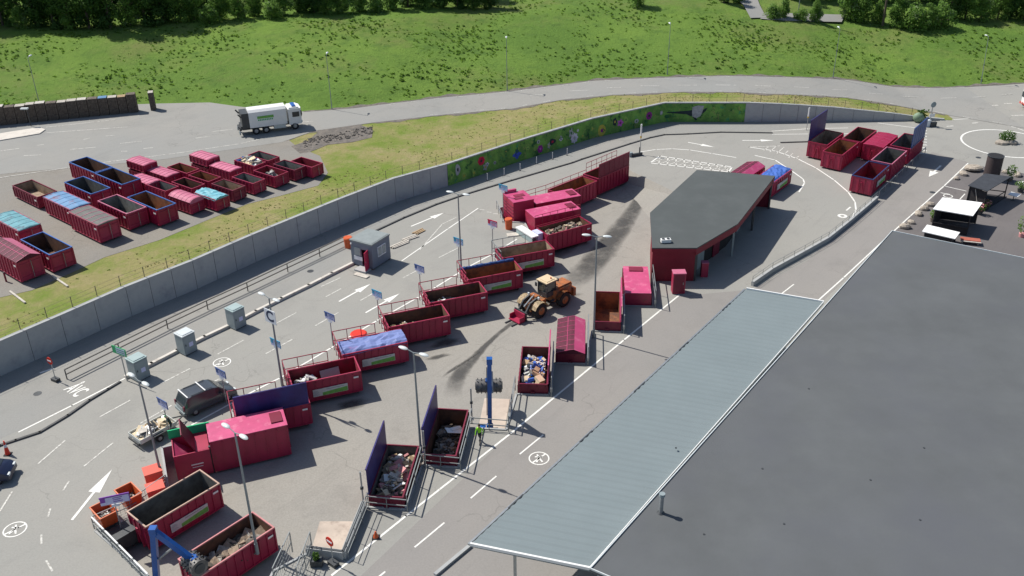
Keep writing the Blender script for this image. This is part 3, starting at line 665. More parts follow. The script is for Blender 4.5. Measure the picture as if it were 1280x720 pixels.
# ================================================================== BUILDINGS
# big hall, lower right: felt roof and the sheet-metal canopy over the lane
HZ = 5.3; CZ = 5.0
A1 = G(1115, 289, HZ); B1 = G(738, 711, HZ)
d1 = (A1-B1).normalized(); s1 = Vector((d1.y, -d1.x, 0))
hall = thing('warehouse_hall', 'large hall with flat dark grey roof filling the lower right corner', 'building', (B1.x, B1.y, 0))
ho = Vector((B1.x, B1.y, 0))
def ploc(p): return (p.x-ho.x, p.y-ho.y)
A2 = A1 + (G(1280, 323, HZ)-A1).normalized()*70; B2 = B1 + (A2-A1).normalized()*70
mb = MB(); mb.prism([ploc(p) for p in (A1, A2, B2, B1)], HZ-.25, HZ); mb.obj('roof', ROOFD, hall)
mb = MB(); P = [toward(ploc(p), (20, 10), .5) for p in (A1, A2, B2, B1)]; mb.prism(P, 0, HZ-.25); mb.obj('wall', BOXG, hall)
mb = MB()
for a, b in ((A1, A2), (B1, A1), (B2, B1)):
    a_, b_ = ploc(a), ploc(b); e = (Vector(b_)-Vector(a_)).normalized()*.05
    mb.bar((a_[0]-e.x, a_[1]-e.y, HZ+.03), (b_[0]+e.x, b_[1]+e.y, HZ+.01), .06, .12)
mb.obj('roof_edge_trim', LAMPH, hall)
c0, c1, c2_, c3 = [G(*q, CZ) for q in ((933,361.5),(1029.5,378.5),(737,712),(588,681))]
mb = MB(); L_ = (c0-c3).length; nr_ = 60; V = []   # corrugated sheet: ribs run across
dl = (c0-c3); dr = (c1-c2_)
for i in range(nr_*4+1):
    u = i/(nr_*4); z = (0, .035, .035, 0)[i % 4]
    a, b = c3+dl*u, c2_+dr*u; V += [(a.x-ho.x, a.y-ho.y, CZ+z*1.35), (b.x-ho.x, b.y-ho.y, CZ+z*1.35+.06)]
mb.add(V, [(2*i, 2*i+1, 2*i+3, 2*i+2) for i in range(len(V)//2-1)])
mb.prism([ploc(p) for p in (c0, c1, c2_, c3)], CZ-.16, CZ-.012); can = mb.obj('canopy', ROOFC, hall); can['label'] = 'blue-grey corrugated canopy over the lane'
mb = MB()
for a, b, w_ in ((c0, c1, .12), (c3, c2_, .13), (c1, c2_, .05)):
    a_, b_ = ploc(a), ploc(b); mb.bar((a_[0], a_[1], CZ+.06), (b_[0], b_[1], CZ+.1), w_, .2)
mb.obj('canopy_trim', WHITEM, can)
a_, b_ = ploc(c0), ploc(c3); mb = MB(); mb.bar((a_[0]-.12, a_[1]+.06, CZ-.04), (b_[0]-.12, b_[1]+.06, CZ-.04), .14, .12); mb.obj('gutter', STEEL, can)
for u in (0.03, .2, .37, .54, .71, .88):
    p = c3+dl*u; q = c2_+dr*u; r_ = p.lerp(q, .28); x, y = ploc(r_)
    MB().box((x, y, CZ/2-.1), (.2, .2, CZ-.22)).obj('column', STEEL, can)
for u in (.12, .33, .52, .70, .9):
    p = c3+dl*u; x, y = ploc(p); d_ = dl.normalized()
    MB().bar((x-d_.x*.8-.06, y-d_.y*.8+.03, CZ-.02), (x+d_.x*.8-.06, y+d_.y*.8+.03, CZ-.02), .10, .14).obj('snow_guard', STEELD, can)
mb = MB()
for q in ((1011,486),(953,586),(980,655),(880,668),(1155,560),(845,560),(1088,600),(1150,650)):
    p = G(*q, HZ); mb.cyl((p.x-ho.x, p.y-ho.y, HZ-.01), (p.x-ho.x, p.y-ho.y, HZ+.03), .07, n=8)
mb.obj('roof_drain', STEELD, hall)
cp = G(826, 641, HZ)
ch = thing('flue_pipe', 'steel flue pipe standing on the edge of the big dark roof', 'flue', (cp.x, cp.y, HZ))
MB().cyl((0, 0, 0), (0, 0, 1.35), .13, n=14).obj('pipe', STEEL, ch, True); MB().cyl((0, 0, 0), (0, 0, .1), .26, .16, n=14).obj('flange', STEELD, ch, True); MB().cyl((0, 0, 1.35), (0, 0, 1.55), .19, n=14).obj('cap', BOXG, ch, True)
# service building in the middle
bo = Vector((BLD[5][0], BLD[5][1], 0))
sb = thing('service_building', 'low red service building with flat dark roof between the container bays', 'building', bo)
L2 = lambda p: (p[0]-bo.x, p[1]-bo.y)
mb = MB(); mb.prism([L2(p) for p in BLD], 3.80, 3.92); mb.obj('roof', ROOFE, sb)
mb = MB()
for a, b in zip(BLD, BLD[1:]+BLD[:1]):
    a_, b_ = L2(a), L2(b); e = (Vector(b_)-Vector(a_)).normalized()*.05; nn_ = Vector((e.y, -e.x)).normalized()*-.06; nn_ = nn_ if (Vector(a_)+nn_-Vector(L2(bc))).length < (Vector(a_)-nn_-Vector(L2(bc))).length else -nn_; mb.bar((a_[0]-e.x*0+nn_.x, a_[1]+nn_.y, 3.62-.2*(BLD.index(a) in (2, 3))), (b_[0]+nn_.x, b_[1]+nn_.y, 3.62-.2*(BLD.index(a) in (2, 3))), .06, .35+.4*(BLD.index(a) in (2, 3)))
mb.obj('fascia', WRED, sb)
mb = MB()
def wallseg(mb, a, b, z0, z1, t=.15, mi=0): mb.bar((a[0], a[1], (z0+z1)/2), (b[0], b[1], (z0+z1)/2), t, z1-z0, mi)
W6 = [L2(p) for p in BW]
for i in (5, 0, 1, 4): wallseg(mb, W6[i], W6[(i+1) % 6], -1.02 if i in (5, 0) else 0, 3.68)
e2 = [toward(W6[2], W6[1], 1.8), toward(W6[3], W6[1], 2.4), toward(W6[4], W6[5], .1)]
mb.obj('wall', WRED, sb)
mb = MB()
for a, b in ((e2[0], e2[1]), (e2[1], (W6[4][0]-.5, W6[4][1]+1.2))): wallseg(mb, a, b, 0, 3.68)
mb.obj('recessed_wall', DARK, sb)
for u, a, b in ((.0, 3, 4), (.5, 2, 3), (1.0, 3, 4), (.03, 2, 3)):
    p = (W6[a][0]+(W6[b][0]-W6[a][0])*u, W6[a][1]+(W6[b][1]-W6[a][1])*u); MB().box((p[0], p[1], 1.84), (.2, .2, 3.68)).obj('column', BOXG if u == 0 else STEELD, sb)
for a, u in ((2, .25), (2, .62), (3, .3), (3, .72)):
    b = a+1; A_, B_ = (e2[0], e2[1]) if a == 2 else (e2[1], (W6[4][0]-.5, W6[4][1]+1.2)); x, y = A_[0]+(B_[0]-A_[0])*u, A_[1]+(B_[1]-A_[1])*u
    dr_ = MB().box((0, 0, 1.15), (1.5, .08, 2.3)).obj('door', REDD if u < .5 else BOXG, sb, loc=(x+.12, y-.1, 0), rz=h2(A_, B_)); MB().box((.55, -.07, 1.1), (.12, .05, .05)).obj('handle', STEEL, dr_)
rp = G(832, 303, 3.92)
ac = thing('roof_fan_unit', 'small grey ventilation unit on the service building roof', 'vent', (rp.x, rp.y, 3.92), .1)
MB().box((0, 0, .22), (1.0, .5, .34)).obj('housing', WHITEM, ac); MB().box((0, 0, .03), (1.2, .6, .06)).obj('base', STEELD, ac)
for k in (-.25, .25): MB().cyl((k, 0, .39), (k, 0, .43), .17, n=12).obj('fan', STEELD, ac)
# grey staff cabin on the deck
L0, F0, R0 = G(443.8,328.8), G(466.9,338), G(488.8,323.8)
ch_ = h2(F0, R0); W_c = (R0-F0).length; D_c = (L0-F0).length
cbn = thing('staff_cabin', 'small grey-blue site cabin with open red door on the drive-through deck', 'cabin', F0, ch_)
# local: x along front-right face, y to the back (perpendicular)
CHh = 2.75
mb = MB()
mb.box((W_c/2, .04, CHh/2+.15), (W_c, .08, CHh-.1)); mb.box((W_c/2, D_c-.04, CHh/2+.15), (W_c, .08, CHh-.1)); mb.box((W_c-.04, D_c/2, CHh/2+.15), (.08, D_c-.17, CHh-.1))
mb.box((.04, .29, CHh/2+.15), (.08, .4, CHh-.1)); mb.box((.04, (1.45+D_c-.1)/2, CHh/2+.15), (.08, D_c-.1-1.45, CHh-.1)); mb.box((.04, .97, 2.5), (.08, .96, .7)); mb.box((W_c/2, D_c/2, .16), (W_c-.1, D_c-.1, .1))
mb.obj('wall', CABING, cbn)
mb = MB(); mb.box((W_c/2, D_c/2, CHh+.17), (W_c+.12, D_c+.12, .16)); mb.box((W_c/2, D_c/2, CHh+.26), (W_c-.15, D_c-.15, .04)); mb.obj('roof', CABR, cbn)
wf = MB(); wf.box((W_c*.52, -.03, 1.75), (1.35, .06, 1.15)); wf = wf.obj('window', SIGNW, cbn)
MB().box((W_c*.52-.33, -.07, 1.75), (.55, .03, .95)).obj('pane', GLASSG, wf); MB().box((W_c*.52+.33, -.07, 1.75), (.55, .03, .95)).obj('pane', GLASSG, wf)
dr_ = MB().box((-.45, .04, .0), (.95, .06, 2.1)).obj('door', SIGNR, cbn, loc=(-.02, .5, 1.25), rz=.25); MB().box((-.8, -.02, 0), (.14, .06, .05)).obj('handle', STEEL, dr_)
MB().box((-.03, 1.95, 1.8), (.05, .8, .9)).obj('window', GLASSG, cbn); MB().box((-.03, 1.9, 1.0), (.03, 1.1, .45)).obj('notice_board', SIGNW, cbn)
MB().box((-.06, D_c-.15, 2.55), (.14, .14, .14)).obj('wall_lamp', WHITEM, cbn); MB().box((-.55, 1.0, .09), (1.0, 1.5, .18)).obj('step', CONC, cbn)
for x, y in ((.15, .15), (W_c-.15, .15), (.15, D_c-.15), (W_c-.15, D_c-.15)): MB().box((x, y, .06), (.3, .3, .12)).obj('foot_block', WOODP, cbn)
pp = G(452, 345); q_ = MB().box((0, 0, .06), (1.7, .6, .1)).obj('step_board', WOODL, loc=(pp.x, pp.y, 0), rz=-.55); tag(q_, 'pale timber board lying in front of the cabin step', 'board')
# utility boxes along the kerb
def util_box(px, py, label, topm=BOXT):
    p = G(px, py); t_ = thing('utility_cabinet', label, 'cabinet', p, R(52), 'grey cabinets along the kerb')
    b = MB().box((.65, .62, 1.05), (1.3, 1.2, 1.9)).obj('body', BOXG, t_); MB().box((.65, .62, .05), (1.2, 1.1, .1)).obj('plinth', CONCD, t_)
    mb = MB(); mb.prism([(-.04, -.03), (1.34, -.03), (1.34, 1.27), (-.04, 1.27)], 2.0, 2.08); mb.box((.65, .62, 2.11), (1.1, 1.0, .06)); mb.obj('lid', topm, t_)
    d_ = MB().box((.65, .005, 1.05), (1.1, .03, 1.7)).obj('door', BOXG, t_); MB().box((.2, -.025, 1.1), (.06, .04, .2)).obj('handle', STEELD, d_); MB().box((.75, -.016, 1.0), (.42, .02, .42)).obj('sticker', SIGNL, d_)
    return t_
util_box(172.5, 478.8, 'grey utility cabinet beside the green and white sign'); util_box(232.5, 446, 'middle grey utility cabinet with pale flat lid', LAMPH); util_box(295, 413.8, 'grey utility cabinet nearest the C sign and staff cabin')

# ================================================================== CONTAINERS
def container(label, c, hd, L=5.9, W=2.45, H=None, z=0.0, body=RED, inner='rust_brown', rim=None, cat='container', group=None, ribs=True, sign=0, name='skip_container', cover=None, coverm=None, flip=1, lid=None, lidm=None, lidh=2.1, hook=True, tag_white=True):
    """local x runs along the container; sign / lid: -1 puts it on the right-hand side, +1 on the left"""
    if z < -1 and H is not None: H += .45
    t_ = thing(name, label, cat, (c[0], c[1], z), hd, group); t = .06; sk = .22; a, b = L/2, W/2
    if H is None: H = 2.4 if z < -1 else 1.95
    if z < -1: sk = .42
    mb = MB()
    for s_ in (-1, 1): mb.box((0, s_*(b-t/2), (H+sk)/2), (L, t, H-sk))
    for s_ in (-1, 1): mb.box((s_*(a-t/2), 0, (H+sk)/2), (t, W-2*t, H-sk))
    mb.box((0, 0, sk+.05), (L-2*t, W-2*t, .1))
    if ribs:
        k_ = max(4, int(L/.62))
        for k in range(k_+1):
            x = -a+.06+(L-.12)*k/k_
            for s_ in (-1, 1): mb.box((x, s_*(b+.035), (H+sk)/2-.06), (.09, .07, H-sk-.14))
        for k in range(4):
            y = -b+.2+(W-.4)*k/3; mb.box((-a-.03, y, (H+sk)/2-.06), (.06, .08, H-sk-.14))
    for s_ in (-1, 1): mb.box((0, s_*(b+.03), sk+.06), (L, .06, .12))
    mb.obj('body', body, t_)
    mb = MB(); rw = .1
    for s_ in (-1, 1): mb.box((0, s_*(b-.02), H+.02), (L+.06, rw, .1)); mb.box((s_*(a-.02), 0, H+.021), (rw, W-rw, .1))
    mb.obj('rim', rim or body, t_)
    mb = MB(); i_ = .005; x0, y0, zb, zt = a-t-i_, b-t-i_, sk+.105, H-.03
    mb.add([(-x0, -y0, zb), (x0, -y0, zb), (x0, y0, zb), (-x0, y0, zb), (-x0, -y0, zt), (x0, -y0, zt), (x0, y0, zt), (-x0, y0, zt)], [(0, 1, 2, 3), (0, 4, 5, 1), (1, 5, 6, 2), (2, 6, 7, 3), (3, 7, 4, 0)])
    mb.obj('lining', RUSTS[inner], t_)
    mb = MB()
    for y in (-.5, .5): mb.box((0, y, sk/2), (L-.3, .14, sk-.02))
    mb.obj('skid', STEELD, t_)
    for x in (-a+.35, a-.35):
        for y in (-.75, .75): MB().cyl((x, y-.1, .13), (x, y+.1, .13), .12, n=10).obj('roller', STEELD, t_)
    if hook:
        mb = MB(); mb.bar((-a-.05, -.35, .25), (-a-.12, -.1, H*.72), .09); mb.bar((-a-.05, .35, .25), (-a-.12, .1, H*.72), .09); mb.bar((-a-.12, -.12, H*.72), (-a-.12, .12, H*.72), .09); mb.obj('hook_bar', body, t_)
    d_ = MB(); d_.box((a+.03, 0, (H+sk)/2), (.05, .08, H-sk-.1))
    for z_ in (sk+.35, H-.35): d_.box((a+.03, 0, z_), (.05, W-.1, .09))
    for s_ in (-1, 1): d_.box((a+.03, s_*(b-.08), (H+sk)/2), (.06, .12, H-sk))
    d_ = d_.obj('rear_door', body, t_); MB().cyl((a+.08, .12, sk+.1), (a+.08, .12, H-.2), .025, n=6).obj('lock_bar', STEEL, d_)
    if sign:
        y = sign*(b+.085); x_ = .2
        p_ = MB().box((x_, y, H*.50), (3.0, .03, .72)).obj('side_banner', LABW, t_)
        mb = MB(); ys = y+sign*.02; pts_ = [(x_-.7, ys, H*.50-.34), (x_+1.47, ys, H*.50-.34), (x_+1.47, ys, H*.50+.1), (x_-.7, ys, H*.50-.05)]
        mb.add(pts_, [(0, 1, 2, 3) if sign < 0 else (3, 2, 1, 0)]); mb.obj('green_stripe', GREENL, p_)
        mb = MB()
        for k in range(7): mb.box((x_-1.25+k*.0, y+sign*.018, H*.5+.2-k*.08), (.35+.1*((k*7) % 3), .006, .025))
        mb.box((x_+.4, y+sign*.018, H*.5+.22), (1.5, .006, .05)); mb.obj('print', BOXG, p_)
    if tag_white:
        for s_ in (-1, 1): MB().box((a-.45, s_*(b+.075), H-.45), (.42, .02, .16)).obj('number_plate', WHITEM, t_)
    if cover in ('flat', 'pitch', 'round', 'ridge', 'tarp'):
        n_ = 9; prof = []
        for k in range(n_):
            y = -b-.05+(W+.1)*k/(n_-1); u = abs(y)/(b+.05)
            zz = {'flat': .06+.10*(1-u), 'pitch': .05+.35*(1-u), 'round': .06+.45*math.sqrt(max(0, 1-u*u*.92)), 'ridge': .08+.42*(1-abs((y-flip*b*.2)/(b*1.2 if flip*(y-flip*b*.2) < 0 else b*.8))), 'tarp': .10+.16*(1-u*u)}[cover]
            prof.append((y, H+zz))
        mb = MB(); m_ = 14 if cover == 'tarp' else 2; V = []; rnd = random.Random(int(c[0]*10+c[1]))
        for i in range(m_):
            x = -a-.04+(L+.08)*i/(m_-1)
            for j, (y, z_) in enumerate(prof):
                q = 0
                if cover == 'tarp': q = rnd.uniform(-.09, .07) if 0 < j < n_-1 else -.12+rnd.uniform(-.1, .05)
                V.append((x, y, z_+q))
        F = []; MI = []
        for i in range(m_-1):
            for j in range(n_-1): F.append((i*n_+j, (i+1)*n_+j, (i+1)*n_+j+1, i*n_+j+1)); MI.append(j)
        o_ = len(mb.v); mb.v += V; mb.f += F; mb.m += [1 if (cover == 'ridge' and flip*(-b+(W)*(j+.5)/(n_-1)) > b*.2) else 0 for j in MI]
        base = len(mb.v)
        for i in (0, m_-1):
            P = [V[i*n_+j] for j in range(n_)] + [(V[i*n_][0], b, H), (V[i*n_][0], -b, H)]; mb.add(P, [tuple(range(len(P))) if i else tuple(range(len(P)))[::-1]], 0)
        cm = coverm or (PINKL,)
        cv = mb.obj('cover', list(cm), t_)
        if cover == 'ridge':
            mb = MB()
            for k in range(8):
                x = -a+L*k/7
                for q in range(n_-1):
                    if flip*(prof[q][0]+prof[q+1][0])/2 < b*.2: mb.bar((x, prof[q][0], prof[q][1]+.01), (x, prof[q+1][0], prof[q+1][1]+.01), .04, .03)
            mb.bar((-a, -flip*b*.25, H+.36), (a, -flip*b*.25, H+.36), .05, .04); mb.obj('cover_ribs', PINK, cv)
        elif cover in ('flat', 'pitch', 'round'):
            mb = MB()
            for k in range(6):
                x = -a+.1+(L-.2)*k/5
                for q in range(n_-1): mb.bar((x, prof[q][0], prof[q][1]+.012), (x, prof[q+1][0], prof[q+1][1]+.012), .06, .03)
            mb.obj('cover_ribs', cm[-1], cv)
    if lid:
        y = lid*(b+.04); mb = MB(); mb.box((0, y, H+lidh/2+.05), (L-.1, .05, lidh)); l_ = mb.obj('raised_lid', lidm or PURP, t_)
        mb = MB()
        for k in range(7): mb.box((-a+.15+(L-.3)*k/6, y+lid*.035, H+lidh/2+.05), (.07, .02, lidh-.1))
        for z_ in (H+.12, H+lidh): mb.box((0, y+lid*.05, z_), (L-.1, .06, .08))
        mb.obj('lid_frame', lidm or PURP, l_)
    return t_
def load(label, c, hd, L, W, z, h, mats, n, big=(.2, .9), cat='waste', flat=.5, seed=1, name='waste_load'):
    rnd = random.Random(seed); mb = MB()
    for k in range(n):
        x, y = rnd.uniform(-L/2, L/2), rnd.uniform(-W/2, W/2); u = 1-max(abs(x)/(L/2), abs(y)/(W/2))**2*.5
        s_ = rnd.uniform(*big); d_ = (s_, s_*rnd.uniform(.3, 1), s_*rnd.uniform(.05, flat)); zz = rnd.random()*h*u
        x = max(-L/2+s_*.5, min(L/2-s_*.5, x)); y = max(-W/2+s_*.5, min(W/2-s_*.5, y)) if W/2 > s_*.5 else 0
        if rnd.random() < .3: d_ = (min(L*.45, s_*1.9), .05+.09*rnd.random(), .05); x *= .6; y *= .75
        mb.box((x, y, zz), d_, rnd.uniform(0, 3), rnd.randrange(len(mats)), rnd.uniform(-.5, .5), rnd.uniform(-.5, .5))
    g_ = 10; V = []
    for i in range(g_+1):
        for j in range(g_+1):
            x, y = -L/2+L*i/g_, -W/2+W*j/g_; u = 1-max(abs(x)/(L/2), abs(y)/(W/2))**2*.6; V.append((x, y, h*.55*u*rnd.uniform(.6, 1.1)))
    mb.add(V, [(i*(g_+1)+j, (i+1)*(g_+1)+j, (i+1)*(g_+1)+j+1, i*(g_+1)+j+1) for i in range(g_) for j in range(g_)], 0)
    o = mb.obj(name, mats, loc=(c[0], c[1], z), rz=hd); return tag(o, label, cat, kind='stuff')
SG = 'open-top containers docked along the deck'
HG = dict(group=SG, z=PZ, hd=HD)
container('red container with raised indigo lid behind the large compactor', ROW[0], HD, group=SG, z=PZ, inner='dull_steel', lid=-1, lidm=PURP, sign=0)
container('red container with white pipes inside and green-striped banner, left of C sign post', ROW[1], HD, group=SG, z=PZ, inner='red_inside', sign=-1)
container('red container under a crumpled blue and lilac plastic cover', ROW[2], HD, group=SG, z=PZ, cover='tarp', coverm=(BLUP,), sign=-1)
container('plain red container with brown inside next to the blue-covered one', ROW[3], HD, group=SG, z=PZ, inner='rust_brown')
container('plain red container with scrap in its left end, above the brown one', ROW[4], HD, group=SG, z=PZ, inner='rust_brown')
f5 = container('red container with a rolled blue tarpaulin along its back rim', ROW[5], HD, group=SG, z=PZ, inner='rust_orange', sign=-1, rim=RED)
container('red container with pale tan inside and green-striped banner behind the loader', ROW[6], HD, group=SG, z=PZ, inner='worn_tan', sign=-1)
g7 = container('red container heaped with mixed rubble in front of the two small compactors', (6.0, 98.15), .53, group=SG, z=PZ, inner='rust_brown')
container('large empty grey-lined container with green banner, nearest the orange skips', (-24.3, 52.72), .858, H=2.05, group=SG, z=PZ, inner='dull_steel', rim=mat('tan_rim', (.5, .34, .26), .6), sign=-1)
container('container of timber under the roll packer drum at the bottom edge', (-19.35, 48.15), .858, group=SG, z=PZ, inner='rust_brown', H=1.95, rim=mat('pale_pink_rim', (.55, .22, .22), .6))
RG = 'containers in the bays along the right lane'
container('container of light mixed waste with raised lid, nearest the bottom', RIGHT[6][0], 1.46, group=RG, z=PZ, inner='dull_steel', lid=1, lidm=PURP, lidh=2.3, body=REDD)
container('dark container of rubble and white panels beside the person in hi-vis', RIGHT[5][0], 1.448, group=RG, z=PZ, inner='rust_brown', lid=1, lidm=PURP, lidh=2.3, body=REDD)
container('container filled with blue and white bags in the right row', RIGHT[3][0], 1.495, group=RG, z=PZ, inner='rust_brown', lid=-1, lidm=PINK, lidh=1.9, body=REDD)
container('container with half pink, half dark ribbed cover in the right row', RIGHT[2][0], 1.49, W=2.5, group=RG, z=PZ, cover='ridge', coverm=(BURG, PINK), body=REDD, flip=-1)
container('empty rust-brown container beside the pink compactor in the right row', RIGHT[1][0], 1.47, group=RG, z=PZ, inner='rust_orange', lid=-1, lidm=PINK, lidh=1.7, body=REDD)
# blue tarp rolled along the back rim of the sixth container
mb = MB(); V = []
c5 = ROW[5]; tp_ = MB()
for k in range(12):
    x = -2.9+5.8*k/12; tp_.cyl((x, 1.25+random.uniform(-.04, .04), 2.5), (x+5.8/12, 1.25+random.uniform(-.04, .04), 2.53), .17+random.uniform(-.03, .03), .17+random.uniform(-.03, .03), n=8)
tp_.add([(-2.9, 1.38, 2.55), (2.9, 1.38, 2.55), (2.9, 1.42, 1.65), (-2.9, 1.42, 1.8)], [(0, 1, 2, 3)])
tag(tp_.obj('tarpaulin', BLUEL, loc=(c5[0], c5[1], PZ), rz=HD), 'rolled blue tarpaulin lying along the back rim of a container', 'tarpaulin')
PAL = dict(w=MATS['white_enamel'])
CARD = mat('cardboard', (.42, .30, .18), .9, var=.3); DEBR = mat('grey_debris', (.30, .28, .25), .9, var=.5, scale=4); DEBD = mat('dark_debris', (.10, .085, .07), .9, var=.5, scale=4); BAGB = mat('blue_bags', (.04, .12, .45), .5, var=.3); BAGK = mat('black_bags', (.03, .035, .04), .5); CREAM = mat('cream_board', (.68, .56, .38), .8, var=.15); PINKW = mat('pink_insulation', (.66, .30, .30), .9, var=.2); TIMB = mat('splintered_timber', (.30, .23, .17), .9, var=.4, scale=4)
fz = PZ+.75
c_ = ROW[1]; d_ = Vector((math.cos(HD), math.sin(HD))); load('heap of white plastic pipes inside the container by the C sign', (c_[0]-d_.x*1.6, c_[1]-d_.y*1.6), HD, 1.9, 1.8, fz+.5, .7, [WHITEM, DEBR], 40, (.3, .9), seed=3, flat=.15)
b_ = MB().box((0, 0, 0), (1.7, .05, .9)).obj('mesh_screen', mat('wire_grey', (.40, .38, .36), .6), loc=(c_[0]+.3, c_[1]+.95, fz+.75), rz=HD+.1); b_.rotation_euler[0] = -.5; tag(b_, 'grey mesh panel leaning inside the container with the pipes', 'panel')
for i, sd_, pal in ((3, 5, [DEBD, CARD, CREAM, DEBR, WHITEM]), (4, 8, [DEBD, DEBR, WHITEM, BAGK, DEBR])):
    c_ = ROW[i]; load(('low heap of boards and cardboard in the brown container', 'low heap of pale scrap in the container above the brown one')[i-3], (c_[0]-d_.x*1.2, c_[1]-d_.y*1.2), HD, 3.0, 2.1, fz+.2, .8, pal, 60, (.25, .7), seed=sd_)
load('heap of rubble and pink insulation in the container before the compactors', (6.0, 98.15), .53, 5.5, 2.1, fz+.7, .9, [DEBR, PINKW, TIMB, CREAM, DEBD, TIMB], 260, (.12, .6), seed=4)
load('splintered timber lying in the container at the bottom edge', (-19.0, 48.6), .858, 5.2, 2.0, fz+.1, .7, [TIMB, DEBR, DEBD, TIMB, DEBD], 240, (.3, 1.6), flat=.12, seed=9)
load('heap of boards, boxes and white foam in the bottom container of the right row', RIGHT[6][0], 1.46, 5.5, 2.1, fz+.6, .9, [DEBR, CREAM, CARD, WOODL, TIMB, PINKW, CREAM, DEBD, WHITEM, CARD], 330, (.15, .85), flat=.3, seed=11)
load('brown rubble and white panels in the container beside the hi-vis person', RIGHT[5][0], 1.448, 5.2, 2.0, fz+.1, .7, [DEBD, TIMB, DEBD, DEBR, TIMB], 260, (.12, .6), seed=12)
b_ = MB().box((0, 0, 0), (1.5, .7, .04)).box((.2, .3, .05), (1.1, .35, .04), .4).obj('broken_board', WHITEM, loc=(-4.7, 60.9, PZ+1.9), rz=.4); b_.rotation_euler[1] = .35; tag(b_, 'broken white panel on top of the brown rubble', 'panel')
load('heap of blue and white bags filling a container in the right row', (1.75, 69.2), 1.495, 5.2, 2.0, fz+.6, 1.0, [BAGB, WHITEM, BAGK, DEBR, LABW, BAGB, CREAM, CARD], 260, (.15, .7), flat=.8, seed=13)

# compactors
def compactor(label, c, hd, L, W, H, z, hopper=None, grp='closed crimson compactors'):
    H += .45
    t_ = thing('waste_compactor', label, 'compactor', (c[0], c[1], z), hd, grp); a, b = L/2, W/2
    mb = MB(); mb.box((0, 0, H/2+.1), (L, W, H-.2))
    for k in range(int(L/.8)+1):
        x = -a+.05+(L-.1)*k/int(L/.8)
        for s_ in (-1, 1): mb.box((x, s_*(b+.03), H/2+.05), (.1, .06, H-.4))
    mb.obj('body', RED, t_)
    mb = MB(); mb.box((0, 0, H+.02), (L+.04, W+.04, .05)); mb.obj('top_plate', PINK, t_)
    mb = MB(); mb.box((a-.7, 0, H+.09), (.9, W*.55, .1)); mb.obj('hatch', REDD, t_)
    mb = MB()
    for s_ in (-1, 1): mb.box((0, s_*.5, .1), (L, .16, .2))
    mb.obj('skid', STEELD, t_)
    mb = MB(); mb.box((a+.03, 0, H/2+.1), (.06, .12, H-.3)); mb.box((a+.03, 0, H*.3), (.06, W-.1, .12)); mb.box((a+.03, 0, H*.8), (.06, W-.1, .12)); mb.obj('rear_door', REDD, t_)
    return t_
big = compactor('long crimson compactor with open hopper and green board at the lower left', (-20.9, 60.55), .36, 5.9, 2.5, 2.6, PZ)
mb = MB(); x0, x1, hh = -5.7, -3.05, 2.45    # hopper in front of the press
for s_ in (-1, 1): mb.box(((x0+x1)/2, s_*1.2, hh/2+.1), (x1-x0, .08, hh-.2))
mb.box((x0+.04, 0, hh/2+.1), (.08, 2.3, hh-.2)); mb.box(((x0+x1)/2, 0, .3), (x1-x0, 2.3, .1)); mb.box((x1-.5, 0, hh-.02), (1.0, 2.3, .06)); mb.obj('hopper', RED, big)
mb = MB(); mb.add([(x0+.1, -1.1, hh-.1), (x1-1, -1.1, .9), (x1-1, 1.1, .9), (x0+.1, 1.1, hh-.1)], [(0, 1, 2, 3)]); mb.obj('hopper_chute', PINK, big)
mb = MB(); mb.box((0, 0, .95), (.08, 2.2, 1.9)); l_ = mb.obj('raised_lid', REDD, big, loc=(x1-1.0, 0, hh)); l_.rotation_euler[1] = -.42
MB().box((x0+1.4, 1.32, hh+.35), (3.1, .1, .75)).obj('side_board', GRNP, big)
mb = MB(); mb.box(((x1+.02), 1.0, 1.3), (.14, .2, 2.5)); mb.box(((x1+.02), -1.0, 1.3), (.14, .2, 2.5)); mb.obj('coupling', STEELD, big)
mb = MB(); mb.box((-4.1, -1.27, 1.35), (.9, .02, .10)); mb.box((-4.1, -1.27, 1.1), (.8, .02, .05)); mb.obj('lettering_plate', WHITEM, big)
compactor('small crimson compactor behind the rubble container', (4.9, 101.3), .415, 5.9, 2.5, 2.6, PZ)
c2o = compactor('small crimson compactor with tall hopper block at the far end of the row', (5.2, 105.2), .40, 5.9, 2.4, 2.6, PZ)
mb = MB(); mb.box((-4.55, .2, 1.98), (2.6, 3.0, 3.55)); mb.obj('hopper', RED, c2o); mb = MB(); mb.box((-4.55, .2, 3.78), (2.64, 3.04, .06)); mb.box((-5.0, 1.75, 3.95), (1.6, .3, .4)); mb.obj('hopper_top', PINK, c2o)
mb = MB(); mb.box((-4.4, .4, 3.83), (1.3, .7, .05)); mb.box((-4.8, -.4, 3.83), (1.1, .5, .05)); mb.obj('wet_patch', REDD, c2o)
mb = MB()
for k in range(4): mb.box((-5.9, .2, 2.0+k*.4), (.08, 2.9, .08))
mb.obj('hopper_rib', REDD, c2o)
compactor('pink-topped compactor beside the red service building', (12.5, 84.15), 1.50, 5.7, 2.5, 2.35, PZ)
# the two long containers at the end of the left row
container('low crimson container before the ramp, open with rust inside', (7.7, 109.7), .76, L=6.3, group=SG, z=PZ, inner='rust_orange', H=2.1, tag_white=False)
container('crimson container with high side lid raised, last of the left row', (12.35, 114.85), .80, L=6.3, group=SG, z=PZ, inner='rust_brown', lid=-1, lidm=REDD, lidh=1.9, H=2.1, tag_white=False)

